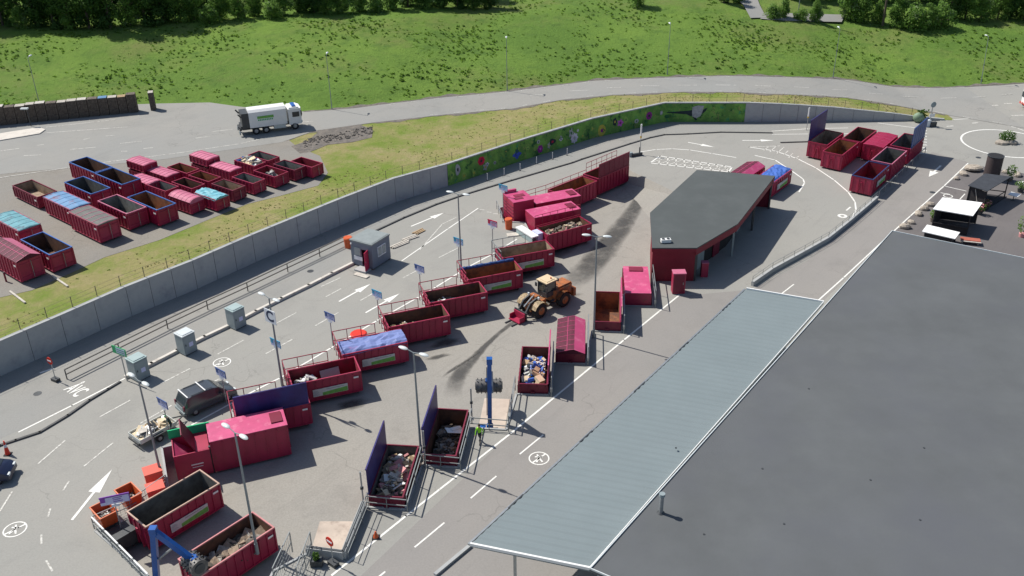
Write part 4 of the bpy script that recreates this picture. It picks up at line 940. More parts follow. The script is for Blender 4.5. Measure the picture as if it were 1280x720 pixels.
# storage yard
YZ = 3.12; YG = 'large containers parked in the storage yard'; YS = 'small containers parked in the storage yard'
def ycen(px, py, H): p = G(px, py, YZ+H); return (p.x, p.y)
HL = -.69
for px, py, kw, lab in (
 (43.1,235.8, dict(H=1.5, inner='worn_tan', body=REDD), 'low open container with sunlit tan inside, far left of the yard'),
 (83.3,250.5, dict(H=2.1, cover='flat', coverm=(BLUT,)), 'container with blue and mauve patched flat cover'),
 (116.3,269.4, dict(H=2.15, cover='flat', coverm=(DGRY, PINKL)), 'container with dark grey mesh cover facing the grass'),
 (152.2,255.4, dict(H=2.05, inner='worn_grey', rim=PINKL), 'open container with pale grey inside and pink rim'),
 (20,276, dict(H=2.1, cover='flat', coverm=(TEAL,)), 'container with teal patched cover at the left edge'),
 (17.4,313.3, dict(H=2.3, cover='ridge', coverm=(BURG, PINKL)), 'container with half pink, half dark ribbed cover at the left edge of the yard'),
 (57.8,304.4, dict(H=2.05, inner='rust_brown', rim=BLUER), 'open container with blue rim nearest the retaining wall'),
 (109,231.7, dict(H=2.1, inner='dull_steel', rim=BLUER), 'open container with blue rim and dark inside, second row'),
 (113.3,206.1, dict(H=2.1, inner='rust_brown', rim=BLUER), 'blue-rimmed open container farthest back in the yard'),
 (146.9,220.3, dict(H=2.2, inner='rust_brown', rim=BLUER), 'blue-rimmed open container directly in front of the farthest one'),
 (189.2,250.8, dict(H=2.05, inner='rust_orange', rim=BLUER), 'blue-rimmed open container next to the pink rounded one')):
    container(lab, ycen(px, py, kw['H']), HL, L=5.8, W=2.35, z=YZ, group=YG, name='large_container', **kw)
p_, q_ = G(600/8+200, 260/8+170, YZ+1.5), G(810/8+200, 325/8+170, YZ+1.5); HS = h2(p_, q_)
for px, py, kw, lab in (
 (203.9,214.9, dict(cover='flat', coverm=(PINKL,), H=1.45), 'small container with flat pink lid between two open ones'),
 (181,224, dict(cover='flat', coverm=(PINKL,), H=1.45), 'small pink-lidded container beside the large blue-rimmed ones'),
 (202.5,232.2, dict(inner='worn_grey'), 'small open container with grey-brown inside beside the blue rim'),
 (229,210.5, dict(inner='rust_orange'), 'small rust-lined open container in the back row'),
 (235.1,229.2, dict(inner='rust_brown'), 'small open container with dark rusty inside behind the rounded lid'),
 (281.7,208.6, dict(cover='flat', coverm=(PINKL,), H=1.6), 'small container with flat pink lid left of the loaded white one'),
 (255.6,220.6, dict(inner='rust_orange'), 'small orange-rusted open container in the middle of the yard'),
 (232.8,247.6, dict(cover='round', coverm=(PINKL, PINKL), H=1.4), 'small container with rounded pink lid at the grass edge'),
 (264.2,242.8, dict(cover='tarp', coverm=(mat('turquoise_tarp', (.14, .42, .50), .6, var=.1),)), 'small container under a turquoise tarpaulin'),
 (285.3,231.4, dict(inner='worn_tan', body=REDD), 'small open container with tan inside next to the turquoise one'),
 (310.5,223, dict(inner='worn_grey'), 'small open container with clean grey inside'),
 (312.5,201.9, dict(inner='worn_grey'), 'small container heaped with cream sacks and white scrap'),
 (338.4,214.4, dict(inner='red_inside', W=2.1), 'small red-lined container holding a heap of grey bags'),
 (329.4,195.3, dict(inner='worn_grey'), 'small grey-lined container in the back row by the road'),
 (361.7,206.7, dict(inner='worn_grey', body=REDD), 'small open container with pale concrete-grey inside, second from the grass end'),
 (383.1,203.1, dict(inner='red_inside'), 'small open container red inside, last at the grass end')):
    kw = dict(kw); H_ = kw.pop('H', 1.5); W_ = kw.pop('W', 1.8)
    container(lab, ycen(px, py, H_), HS, L=3.75, W=W_, H=H_, z=YZ, group=YS, name='small_container', tag_white=False, **kw)
# two pairs stacked on top of each other
for (px, py), lab in (((176.9,201.9), 'left of the yard'), ((255.3,195.1), 'in the back row')):
    c_ = ycen(px, py, 2.1)
    container('lower small container of the stacked pair '+lab, c_, HS, L=3.3, W=1.8, H=1.0, z=YZ, group=YS, name='small_container', tag_white=False, hook=False)
    container('upper pink-topped container of the stacked pair '+lab, c_, HS, L=3.4, W=1.85, H=1.05, z=YZ+1.1, group=YS, name='small_container', cover='flat', coverm=(PINKL,), tag_white=False, hook=False)
c_ = ycen(312.5, 201.9, 1.5); load('cream sacks and white scrap heaped on a small yard container', c_, HS, 3.3, 1.6, YZ+1.25, .75, [CREAM, CREAM, WHITEM, LABW, BLUEM, DEBR], 50, (.4, 1.0), flat=.6, seed=21)
c_ = ycen(338.4, 214.4, 1.5); load('grey and white bags in the red-lined yard container', c_, HS, 1.4, 1.1, YZ+.9, .6, [DEBR, LABW, BAGK, LABW], 30, (.3, .7), flat=.8, seed=22)
for px, py in ((75,352),(22,372)):     # timber bearers sticking out
    p = G(px, py, YZ); q_ = MB().box((0, 0, .06), (3.4, .18, .12)).obj('timber_bearer', WOODL, loc=(p.x, p.y, YZ+.02), rz=-.75); tag(q_, ('pale timber bearer on the ground by the blue-rimmed container', 'pale timber bearer at the left edge below the pink and dark container')[px < 30], 'timber')
p = G(8, 352, YZ); t_ = thing('bollard', 'short dark red post at the left edge of the yard', 'bollard', p); MB().cyl((0, 0, 0), (0, 0, 1.0), .09, n=8).obj('post', REDD, t_); MB().cyl((0, 0, 1.0), (0, 0, 1.05), .11, n=8).obj('cap', STEELD, t_)

# far right group
FG = 'containers grouped by the loop road'
def fcen(px, py, H=2.0): p = G(px, py, H); return (p.x, p.y)
for px, py, kw, lab in (
 (1032.8,171.9, dict(inner='worn_tan', lid=1, lidm=PURP, lidh=2.9), 'red container with raised indigo lid, leftmost of the loop group'),
 (1051,184, dict(inner='rust_orange', W=2.6), 'open rusty container nearest the loop road, left side of group'),
 (1074.5,168.4, dict(inner='rust_brown'), 'open container at the back middle of the loop group'),
 (1101,175, dict(cover='flat', coverm=(RED, PINK)), 'container with flat crimson mesh cover in the loop group'),
 (1088.6,213, dict(inner='red_inside', rim=mat('navy_rim', (.03, .05, .16), .5), sign=-1), 'nearest container of the loop group, navy rim and pale banner'),
 (1111.5,194.6, dict(inner='dull_steel', rim=PINKL), 'open grey-lined container between the navy-rimmed and blue-lidded ones'),
 (1134,176.5, dict(inner='dull_steel', lid=-1, lidm=BLUEL, lidh=2.8), 'container with raised blue lid at the right end of the loop group')):
    kw = dict(dict(W=2.6, H=2.25), **kw); container(lab, fcen(px, py, kw['H']), .91, L=5.9, z=0, group=FG, **kw)
c_ = .9
for (px, py), lab, kw in (((978.5,206.5), 'container under a bright blue tarpaulin behind the service building', dict(cover='tarp', coverm=(BLUV,), sign=-1)), ((945,202.5), 'container with half pink, half dark cover behind the service building', dict(cover='ridge', coverm=(BURG, PINK), flip=-1))):
    p = G(px, py, 2.3); c0_ = (p.x-2.9*math.cos(c_), p.y-2.9*math.sin(c_)); container(lab, c0_, c_, z=0, group='covered containers behind the service building', **kw)

# ================================================================== RAILS, FENCES
RAILP = mat('crimson_rail', (.30, .03, .06), .5); RAILG = mat('grey_rail', (.28, .30, .30), .5, .4)
def rail(label, pts, h=1.1, m_=RAILP, mids=1, sp=1.5, r_=.025, z=0.0, grp='guard rails round the bays', name='guard_rail', cat='guard rail', mesh=False):
    f = thing(name, label, cat, (pts[0][0], pts[0][1], z), 0, grp); o = Vector((pts[0][0], pts[0][1]))
    P = [Vector(p[:2])-o for p in pts]; post = None
    for a, b in zip(P, P[1:]):
        n_ = max(1, round((b-a).length/sp))
        for k in range(n_+(1 if b is P[-1] else 0)):
            p = a.lerp(b, k/n_)
            if post is None: post = MB().cyl((0, 0, 0), (0, 0, h), r_*1.2, n=6).obj('post', m_, f)
            else: q = post.copy(); col.objects.link(q); q.parent = f; q.location = (p.x, p.y, 0)
    for k in range(mids+1):
        zz = h*(1-k/(mids+1)); mb = MB()
        for a, b in zip(P, P[1:]): mb.bar((a.x, a.y, zz), (b.x, b.y, zz), r_*2)
        mb.obj('rail', m_, f)
    if mesh:
        mb = MB()
        for a, b in zip(P, P[1:]):
            L_ = (b-a).length; n_ = int(L_/.28)
            for k in range(n_): p = a.lerp(b, (k+.5)/n_); mb.bar((p.x, p.y, .08), (p.x, p.y, h), .016)
            for k in range(5): mb.bar((a.x, a.y, .15+(h-.2)*k/4), (b.x, b.y, .15+(h-.2)*k/4), .016)
        mb.obj('mesh_infill', m_, f)
    return f
bayn = ('indigo-lidded container', 'container with the pipes', 'blue-covered container', 'brown container', 'container above the brown one', 'container with the rolled tarpaulin', 'pale tan container')
for i, c_ in enumerate(ROW):
    a = corner(c_, HD, 5.9, 2.45, -1, -1, .28); b = corner(c_, HD, 5.9, 2.45, -1, 1, .28); b2 = corner(c_, HD, 5.9, 2.45, -1, 1, .28); e = toward(b, corner(c_, HD, 5.9, 2.45, 1, 1, .28), 3.9)
    rail('crimson guard rail round the deck corner of the '+bayn[i], [a, b, e], 1.95, RAILP if i not in (6,) else RAILG, 1, 1.15, .03)
a = corner(ROW[0], HD, 5.9, 2.45, 1, 1, .2); 
rail('tall crimson rail above the rubble container, before the compactors', [corner((6.0, 98.15), .53, 5.9, 2.45, -1, 1, .1), corner((6.0, 98.15), .53, 5.9, 2.45, 1, 1, .1)], 3.85, RAILP, 2, 1.1, .025, PZ)
rail('crimson rail along the deck edge above the low container before the ramp', [(-.9, 106.2), (4.4, 110.0), (9.8, 115.0)], 1.1, RAILP, 1, 1.5)
rail('tall crimson rail along the deck behind the last container of the left row', [(9.8, 115.2), (14.2, 119.8)], 1.9, RAILP, 2, 1.0)
rail('red rail round the far corner of the tall hopper block', [(-1.0, 101.4), (-1.7, 105.4)], 1.1, RAILG, 1, 1.2)
nm = ('pink compactor bay', 'empty rust-brown container bay', 'pink and dark covered container bay', 'blue and white bags bay', 'roll packer bay', 'dark rubble container bay', 'light waste container bay')
for i, (c_, hd, L, W) in enumerate(RIGHT):
    a = corner(c_, hd, L, W, .75, -1, .35); b = corner(c_, hd, L, W, -1, -1, .35); e = corner(c_, hd, L, W, -1, 1, .2)
    rail('grey steel rail beside the '+nm[i], [a, b], 1.9 if i < 4 else 1.5, RAILG, 1, 2.4, .035); 
    if i >= 4: rail('grey steel rail across the front of the '+nm[i], [b, e], 1.1, RAILG, 1, 1.3, .03)
for i in (0, 1, 2, 3):
    c_, hd, L, W = RIGHT[i]; b = corner(c_, hd, L, W, -1, -1, .35); t = corner(c_, hd, L, W, .9, -1, .35)
    f = thing('rail_beam', 'heavy grey beam on the deck edge of the '+nm[i], 'barrier', (b[0], b[1], 0), h2(b, t), 'grey beams on the bay edges'); L_ = math.hypot(b[0]-t[0], b[1]-t[1])
    MB().box((L_/2, 0, .62), (L_, .16, .3)).obj('beam', STEEL, f)
    for k in (0.1, .5, .9): MB().box((L_*k, 0, .25), (.14, .12, .5)).obj('post', STEEL, f)
# pole pairs at the bottom right-row bays
for (px, py), h_, lab in (((455,634),3.2,'tall grey post at the corner of the light waste bay'), ((532,584),3.4,'tall grey post between the two bottom right bays'), ((590,524),3.0,'tall grey post beside the roll packer bay'), ((818,350),3.2,'pale upright post at the corner of the service building')):
    p = G(px, py); t_ = thing('steel_post', lab, 'post', (p.x, p.y, 0), 0, 'tall steel posts at the bays'); MB().cyl((0, 0, 0), (0, 0, h_), .06, n=8).obj('shaft', STEEL, t_); MB().box((0, 0, .02), (.3, .3, .04)).obj('base_plate', STEEL, t_)
    MB().box((0, 0, h_*.55), (.22, .16, .18)).obj('clamp', STEELD, t_)
WL = [G(455,636)[:2], G(430,699)[:2], G(384,693)[:2]]
f = thing('low_barrier_wall', 'low grey L-shaped barrier round the sandy slab by the bottom lane line', 'barrier', (WL[1][0], WL[1][1], 0)); o_ = WL[1]
mb = MB()
for a, b in ((WL[0], WL[1]), (WL[1], WL[2])): mb.bar((a[0]-o_[0], a[1]-o_[1], .35), (b[0]-o_[0], b[1]-o_[1], .35), .3, .7)
mb.obj('wall', CONC, f)
mb = MB()
for a, b in ((WL[0], WL[1]), (WL[1], WL[2])): mb.bar((a[0]-o_[0], a[1]-o_[1], .72), (b[0]-o_[0], b[1]-o_[1], .72), .16, .05)
mb.obj('rubber_strip', STEELD, f)
a, b = WL[0], WL[1]; rail('thin grey mesh railing leaning along the L-shaped barrier', [(a[0]+.35, a[1]), (b[0]+.3, b[1])], 1.5, RAILG, 2, 1.7, .02)
slab = [G(*q, PZ)[:2] for q in [(400,652),(448,652),(433,704),(384,704)]]; sheet('sandy_slab', slab, PZ+.03, SLAB)
slab = [G(*q, PZ)[:2] for q in [(592,508),(640,445),(652,448),(640,548),(588,548)]]
cc = RIGHT[4][0]; sheet('roll_packer_slab', [corner(cc, 1.47, 6.4, 2.2, sx, sy, 0) for sx, sy in ((-1, -1), (1, -1), (1, 1), (-1, 1))], PZ+.03, SLAB)
MG_ = 'mesh fence panels at the bottom edge'
for k, (q0, q1, lab) in enumerate((((391,690),(374,736),'mesh fence panel right of the timber container'), ((366,690),(345,736),'mesh fence panel behind the timber container corner'))):
    rail('grey '+lab, [G(*q0)[:2], G(*q1)[:2]], 1.8, RAILG, 1, 2, .03, 0, MG_, 'mesh_fence', 'fence', True)
glz = [G(*q)[:2] for q in [(118,661),(190,735)]]
gf = rail('grey railing with white top strips along the lower left deck edge', glz, 1.1, RAILG, 1, 1.4, .03, 0, None, 'mesh_fence', 'fence', True)
mb = MB(); v_ = Vector(glz[1])-Vector(glz[0])
for k in range(4): p, q = v_*(k/4+.01), v_*((k+1)/4-.02); mb.bar((p.x, p.y, 1.12), (q.x, q.y, 1.12), .1, .06)
mb.obj('top_strip', WHITEM, gf)
rail('grey railing behind the orange skips and the grey-lined container', [G(*q)[:2] for q in [(118,661),(165,640),(210,608)]], 1.1, RAILG, 1, 1.5, .025, 0, None, 'mesh_fence', 'fence', True)
tag(MB().box((0, 0, .55), (1.6, 1.3, 1.1)).box((0, 0, 1.13), (1.7, 1.4, .08)).obj('control_box', STEELD, loc=tuple(G(152, 664, 0)[:2])+(PZ+.4,), rz=.86), 'dark steel control box in the shade beside the grey-lined container', 'machine box')
# long guard rail of the access road
GR = [G(*q)[:2] for q in [(84,474),(150,441),(210,411),(260,387),(310,364),(360,340),(400,321),(433,305)]]
rail('long dark double guard rail beside the access road', GR, 1.0, mat('guard_rail_brown', (.13, .12, .11), .6), 1, 3.6, .045, 0, None)
# wall with rail between loop and right lane
KW = [G(*q)[:2] for q in [(940,357.5),(965,340),(1005,318),(1035,301),(1060,281),(1080,264),(1096,250)]]
f = thing('lane_barrier', 'low grey barrier with wire railing between the loop and right lane', 'barrier', (KW[0][0], KW[0][1], 0)); o_ = KW[0]; mb = MB()
for a, b in zip(KW, KW[1:]): mb.bar((a[0]-o_[0], a[1]-o_[1], .25), (b[0]-o_[0], b[1]-o_[1], .25), .28, .5)
mb.obj('wall', CONC, f)
mb = MB()
for a, b in zip(KW, KW[1:]):
    for z_ in (.8, 1.1): mb.bar((a[0]-o_[0], a[1]-o_[1], z_), (b[0]-o_[0], b[1]-o_[1], z_), .03)
    n_ = int(math.hypot(b[0]-a[0], b[1]-a[1])/1.5)
    for k in range(n_): u = k/n_; x, y = a[0]+(b[0]-a[0])*u-o_[0], a[1]+(b[1]-a[1])*u-o_[1]; mb.bar((x, y, .5), (x, y, 1.1), .04)
mb.obj('railing', RAILG, f)
f = rail('row of pale posts and rail beside the loop group containers', [G(*q)[:2] for q in [(1098,247),(1120,226),(1140,207),(1156,192)]], .9, STEEL, 0, 2.4, .04, 0, None)
kbx = MB(); kerb(kbx, [(545,719),(587,684)], .25, .2); struct('lane_kerb', kbx, CONC)

# ================================================================== LAMPS, SIGNS
def lamp(base, h, label, d=-38, heads=2, f=G, grp='street lamps on the site', z=0):
    p = f(*base); t_ = thing('street_lamp', label, 'street lamp', p, R(d), grp)
    k_ = 1 if heads == 2 else .6; MB().cyl((0, 0, 0), (0, 0, h), .10*k_, .06*k_, n=8).obj('pole', POLE, t_, True); MB().cyl((0, 0, 0), (0, 0, .9), .13*k_, .12*k_, n=8).obj('base_sleeve', POLE, t_, True)
    for s_ in ((-1, 1) if heads == 2 else (1,)):
        MB().cyl((0, 0, h), (s_*.55, 0, h+.12), .035, n=6).obj('arm', POLE, t_)
        MB().sphere((s_*.92, 0, h+.13), .42, n=12, sc3=(1, .42, .25)).obj('lamp_head', LAMPH, t_, True)
    return t_
lamp((322,692), 10.1, 'double-headed lamp post nearest the bottom left, beside the timber container', -40)
lamp((203,600), 8.9, 'double-headed lamp post between the trailer and orange bins', -40)
lamp((527,577), 9.8, 'double-headed lamp post between the two bottom right bays', -32)
lamp((577,345), 9.2, 'double-headed lamp post left of the rolled blue tarpaulin', -25)
lamp((742,422), 10.3, 'double-headed lamp post beside the empty rust-brown container', -12)
lmp = lamp((353,482), 8.6, 'double-headed lamp post carrying the white C board', -38)
b_ = MB().box((0, 0, 0), (1.35, .05, 1.25)).obj('board', SIGNW, lmp, loc=(0, -.16, 6.95)); text_mesh('C', 1.35, INK, (0, -.03, .0), (math.pi/2, 0, 0), 'letter', b_, .004, bold=.035)
for (px, py), h_, lab in (((415,137),8,'second lamp on the grass slope, near the white truck'), ((634,114),8,'lamp on the slope above the middle of the upper road'), ((834,94),8,'lamp on the slope near the top centre'), ((1041,98),8,'lamp on the slope below the far road'), ((52,140),8,'thin lamp on the slope above the pallet stacks')):
    lamp((px, py), h_, lab, 90, 1, GU, 'lamps along the upper road')
lt = lamp((1226,105), 7.6, 'leaning lamp at the far right of the upper road', 90, 1, GU, 'lamps along the upper road'); lt.rotation_euler[1] = .12
p = GU(39, 158); t_ = thing('small_lamp', 'short lamp standing by the traffic island on the left', 'street lamp', p); MB().cyl((0, 0, 0), (0, 0, 2.6), .06, n=6).obj('pole', STEELD, t_); MB().box((-.3, 0, 2.6), (1.0, .5, .18)).obj('lamp_head', LAMPH, t_)
p = GT(1103, 33); t_ = thing('utility_pole', 'tall dark wooden utility pole on the hill', 'pole', p); MB().cyl((0, 0, -1), (0, 0, 11), .26, .17, n=8).obj('pole', BARK, t_, True); MB().box((0, 0, 10.2), (2.2, .15, .18)).obj('crossarm', BARK, t_)
p = GT(997, 22); t_ = thing('far_lamp_post', 'thin grey lamp post beside the far road on the hill', 'street lamp', p); MB().cyl((0, 0, -.5), (0, 0, 9), .09, .06, n=6).obj('pole', STEEL, t_); MB().box((.4, 0, 9), (.9, .3, .15)).obj('lamp_head', LAMPH, t_)
def bay_sign(base, label, hm, bm=SIGNL, h=3.2, d=-38, w_=1.25):
    p = G(*base); t_ = thing('bay_sign', label, 'sign', p, R(d), 'waste sorting signs at the bays')
    MB().cyl((0, .03, 0), (0, .03, h), .045, n=8).obj('post', STEEL, t_)
    b = MB().box((.1, -.03, h+.1), (w_, .05, .62)).obj('board', bm, t_); b['label'] = 'pale sign board'
    MB().box((.1, -.062, h+.46), (w_+.04, .06, .12)).obj('frame', hm, b); MB().box((.1+w_/2, -.062, h+.12), (.05, .06, .6)).obj('frame', hm, b); MB().box((.1-w_/2+.17, -.066, h+.22), (.32, .02, .36)).obj('pictogram', hm, b)
    mb = MB()
    for k in range(3): mb.box((.28-.05*(k % 2), -.062, h+.27-k*.15), (.62-.1*(k % 2), .012, .05))
    mb.obj('lines_of_text', hm, b); MB().box((.05, -.03, h-.38), (.5, .04, .22)).obj('small_plate', SIGNW, t_); return t_
for base, h_, lab, hm in (((213,548),3.3,'blue-edged bay sign beside the trailer',SIGNB), ((283,505),3.0,'blue-edged bay sign behind the dark car roof',SIGNB), ((351,474),3.6,'cyan-edged bay sign on the post below the C board',SIGNC), ((416,432),3.0,'navy-edged bay sign at the blue-covered container',SIGNB), ((474,404),3.1,'cyan-edged bay sign at the brown container',SIGNC), ((526,370),3.0,'navy-edged bay sign in front of the staff cabin',SIGNB), ((574,338),3.3,'cyan-edged bay sign beside the tall lamp at the rolled tarpaulin',SIGNC), ((616,318),3.6,'crimson-edged bay sign at the pale tan container',SIGNR), ((629,268),3.3,'pale cyan bay sign left of the tall hopper block',SIGNC)):
    bay_sign(base, lab, hm, h=h_)
bay_sign((152,662), 'purple and lilac bay sign between the orange skips', SIGNP, SIGNL, 2.6, 18, 1.9)
p = G(159, 476); t_ = thing('direction_sign', 'green and white direction sign at the left end of the kerb', 'sign', p, R(-30))
MB().cyl((0, 0, 0), (0, 0, 3.0), .05, n=8).obj('post', STEEL, t_); b = MB().box((0, -.07, 3.1), (1.7, .05, .75)).obj('board', SIGNG, t_); mb = MB()
for k in range(3): mb.box((.2, -.1, 3.32-k*.2), (1.1, .02, .11))
mb.obj('text_strip', SIGNL, b)
def noentry(base, lab, h=1.9, d=-35, foot=True, f=G):
    p = f(*base); t_ = thing('no_entry_sign', lab, 'sign', p, R(d)); MB().cyl((0, 0, 0), (0, 0, h), .04, n=8).obj('post', STEEL, t_)
    b = MB().cyl((0, -.05, h+.1), (0, -.09, h+.1), .36, n=24).obj('disc', REDS, t_); MB().box((0, -.10, h+.1), (.5, .02, .12)).obj('white_bar', SIGNW, b)
    if foot: MB().box((0, 0, .14), (.7, .45, .28)).obj('foot', STEELD, t_)
    return t_
noentry((70,476), 'no-entry sign on a heavy foot beside the retaining wall shadow', 2.0, -30); noentry((97,704) if False else (417,706), 'no-entry sign behind the L-shaped barrier at the bottom', 2.0, -40)
p = G(404, 706); t_ = thing('planter', 'small dark planter with yellow-green plant beside the bottom no-entry sign', 'planter', (p.x-.4, p.y, 0)); MB().box((0, 0, .25), (.8, .5, .5)).obj('box', STEELD, t_); mb = MB()
for k in range(40): a_ = random.uniform(0, 6.3); mb.box((math.cos(a_)*.2*random.random(), math.sin(a_)*.15, .5+random.random()*.5), (.15, .03, .2), a_, 0, .5, .3)
mb.obj('plant', LEAFS[2], t_)
def marker_post(q, lab, h=3.6):
    p = G(*q); t_ = thing('height_marker', lab, 'post', p, 0, 'white marker posts'); MB().cyl((0, 0, 0), (0, 0, h), .045, n=8).obj('pole', STEEL, t_); MB().cyl((0, 0, h*.62), (0, 0, h), .11, n=8).obj('sleeve', WHITEM, t_); MB().cyl((0, 0, h*.55), (0, 0, h*.62), .112, n=8).obj('yellow_band', YEL, t_); return t_
marker_post((800,193), 'white and yellow marker post by the end of the left row', 4.3); marker_post((1008,163), 'white marker post in front of the far concrete wall', 3.4)
p = G(796, 195); t_ = thing('ramp_barrier', 'dark green ramp barrier foot at the marker post', 'barrier', p, .4); MB().box((0, 0, .2), (1.6, .3, .4)).obj('foot', STEELD, t_); MB().box((-.9, .2, .3), (.5, .5, .6)).obj('weight', BOXG, t_); MB().cyl((.4, 0, 0), (.4, 0, 1.2), .08, n=8).obj('post', STEELD, t_)
dp = None
for k, q in enumerate(((614,229),(635,222.5),(655,216.5),(675.6,208),(695.6,202),(714,197))):
    p = G(*q); p = Vector((p.x-.5, p.y+.9, 0))
    if dp is None:
        dp = thing('delineator_post', 'slim white post, leftmost on the access road below the painted red flower', 'post', p, 0, 'slim posts along the access road kerb'); MB().cyl((0, 0, 0), (0, 0, 1.0), .05, n=6).obj('stem', WHITEM, dp); MB().cyl((0, 0, 0), (0, 0, .06), .14, n=8).obj('foot', STEELD, dp)
    else: dup(dp, p, label=['', 'slim white post, second from the left below the blue painted flower', 'slim white post below the pale end of the mural flowers, third from left', 'slim white post, fourth from the left on the access road', 'slim white post, fifth from the left, before the long crimson container', 'slim white post, rightmost, beside the last container of the left row'][k])
p = G(1161, 158); t_ = thing('junction_signpost', 'cluttered signpost with blue disc at the end of the wall', 'sign', p, .2); MB().cyl((0, 0, 0), (0, 0, 3.4), .07, n=8).obj('post', STEEL, t_); MB().cyl((0, -.08, 3.3), (0, -.13, 3.3), .42, n=18).obj('disc', BOXG, t_); MB().box((.1, -.1, 1.7), (.9, .05, .5)).obj('board', WHITEM, t_); MB().box((-.3, 0, .5), (.8, .4, 1.0)).obj('cabinet', SIGNW, t_); MB().box((.5, -.2, .35), (.9, .4, .7)).obj('planter_box', STEELD, t_)
p = G(1147, 152.5); t_ = thing('barrier_tank', 'pale green rounded tank with shrub beside the wall end', 'tank', p); MB().sphere((0, 0, .7), .75, n=14, sc3=(1.1, .9, 1)).obj('tank', mat('pale_green_plastic', (.18, .26, .17), .6), t_, True); mb = MB()
for k in range(90): a_ = random.uniform(0, 6.3); r_ = random.random(); mb.box((.6+math.cos(a_)*r_, .3+math.sin(a_)*r_*.6, .5+random.random()*1.3), (.25, .03, .22), a_, 0, random.random(), .3)
mb.obj('shrub', LEAFS[2], t_)
def cone(q, lab, h=.95, f=G):
    p = f(*q); t_ = thing('traffic_cone', lab, 'traffic cone', p); MB().cyl((0, 0, .05), (0, 0, h), .20, .05, n=14).obj('cone', REDS if h > .8 else ORAN, t_, True); MB().box((0, 0, .03), (.5, .5, .06)).obj('foot', BLACKR, t_); MB().cyl((0, 0, h*.55), (0, 0, h*.75), .122, .09, n=14).obj('band', SIGNW, t_, True)
    return t_
cone((10,568), 'tall red cone on a black foot near the left edge', 1.3); cone((470,672), 'small orange cone beyond the lane line', .55)
def drum(q, lab, m_, r=.38, h=1.05, z=0, sq=False, rz=0):
    p = G(q[0], q[1], z); t_ = thing('waste_bin', lab, 'bin', p, rz, 'coloured bins on the deck')
    if sq: MB().box((0, 0, h/2), (r*2, r*1.7, h)).obj('tub', m_, t_); MB().box((0, 0, h+.05), (r*2.1, r*1.8, .12)).obj('lid', m_, t_)
    else: MB().cyl((0, 0, 0), (0, 0, h), r*.85, r, n=16).obj('tub', m_, t_, True); MB().cyl((0, 0, h), (0, 0, h+.1), r*1.06, r*.9, n=16).obj('lid', m_, t_, True)
    return t_
drum((436,309), 'orange and white barrel at the back corner of the staff cabin', ORAN, .5, 1.15); drum((449,424), 'low bright red barrel behind the blue-covered container', REDS, .75, .6); drum((636,286), 'orange barrel on the deck by the tall hopper block', ORAN, .45, 1.2)
drum((194,603), 'salmon-red square bin behind the large grey-lined container', ORANR, .62, 1.15, 0, True, .5); drum((197,622), 'salmon-red square bin nearest the orange skips', ORANR, .6, 1.0, 0, True, .5)
def mini_skip(q, lab, rz, z=0, L=1.7, W=1.25, seed=1):
    p = G(q[0], q[1], z); t_ = thing('mini_skip', lab, 'skip', p, rz, 'small orange skips'); mb = MB(); a, b, h = L/2, W/2, 1.15; a2, b2 = a*.8, b*.8
    P = [(-a2, -b2, .1), (a2, -b2, .1), (a2, b2, .1), (-a2, b2, .1), (-a, -b, h), (a, -b, h), (a, b, h), (-a, b, h)]; mb.add(P, [(3, 2, 1, 0), (0, 1, 5, 4), (1, 2, 6, 5), (2, 3, 7, 6), (3, 0, 4, 7)]); mb.obj('tub', ORAN, t_)
    mb = MB()
    for s_ in (-1, 1): mb.box((0, s_*b, h), (L+.08, .08, .07)); mb.box((s_*a, 0, h+.001), (.08, W-.08, .07))
    mb.obj('rim', mat('orange_rim', (.72, .20, .09), .5), t_)
    load('dark scrap and cans in the '+lab, (p.x, p.y), rz, L*.75, W*.75, z+.35, .4, [BAGK, DEBD, LABW, DEBR], 40, (.1, .35), seed=seed, name='scrap_load'); return t_
mini_skip((134,652), 'orange skip at the lower left', 2.35, seed=31); mini_skip((164,630), 'orange skip beside the grey-lined container', 2.35, seed=32)
p = G(665, 290, 0); t_ = thing('loading_ramp_plate', 'pale metal edge plate and boxes at the tall hopper block', 'loading plate', (p.x-.6, p.y-1.5, 0), -1.0); MB().box((0, 0, .75), (3.4, .9, .14)).obj('top', WHITEM, t_); MB().box((0, -.35, .38), (3.2, .1, .7)).obj('side', BOXT, t_); MB().box((1.0, .75, .5), (1.2, .7, .9)).obj('lilac_box', SIGNL, t_)
p = G(641, 294); tag(MB().box((0, 0, .06), (1.3, .8, .12)).obj('timber_block', WOODL, loc=p, rz=.2), 'pale timber block on the deck below the orange barrel', 'timber')
# stack of boards behind the cabin
for q, L_, rz, lab in (((500,306),2.6,.8,'long pale boards on the deck right of the staff cabin'), ((513,298),2.2,.75,'second pile of pale boards farther from the staff cabin'), ((524,290),1.6,.9,'short reddish pile of boards at the end of the row')):
    p = G(*q); mb = MB()
    for k in range(5): mb.box((random.uniform(-.1, .1), -.3+k*.15, .07+.05*(k % 2)), (L_*random.uniform(.8, 1), .12, .1), random.uniform(-.05, .05))
    tag(mb.obj('board_pile', WOODL if L_ > 2 else CARD, loc=p, rz=rz), lab, 'boards', 'board piles by the cabin')
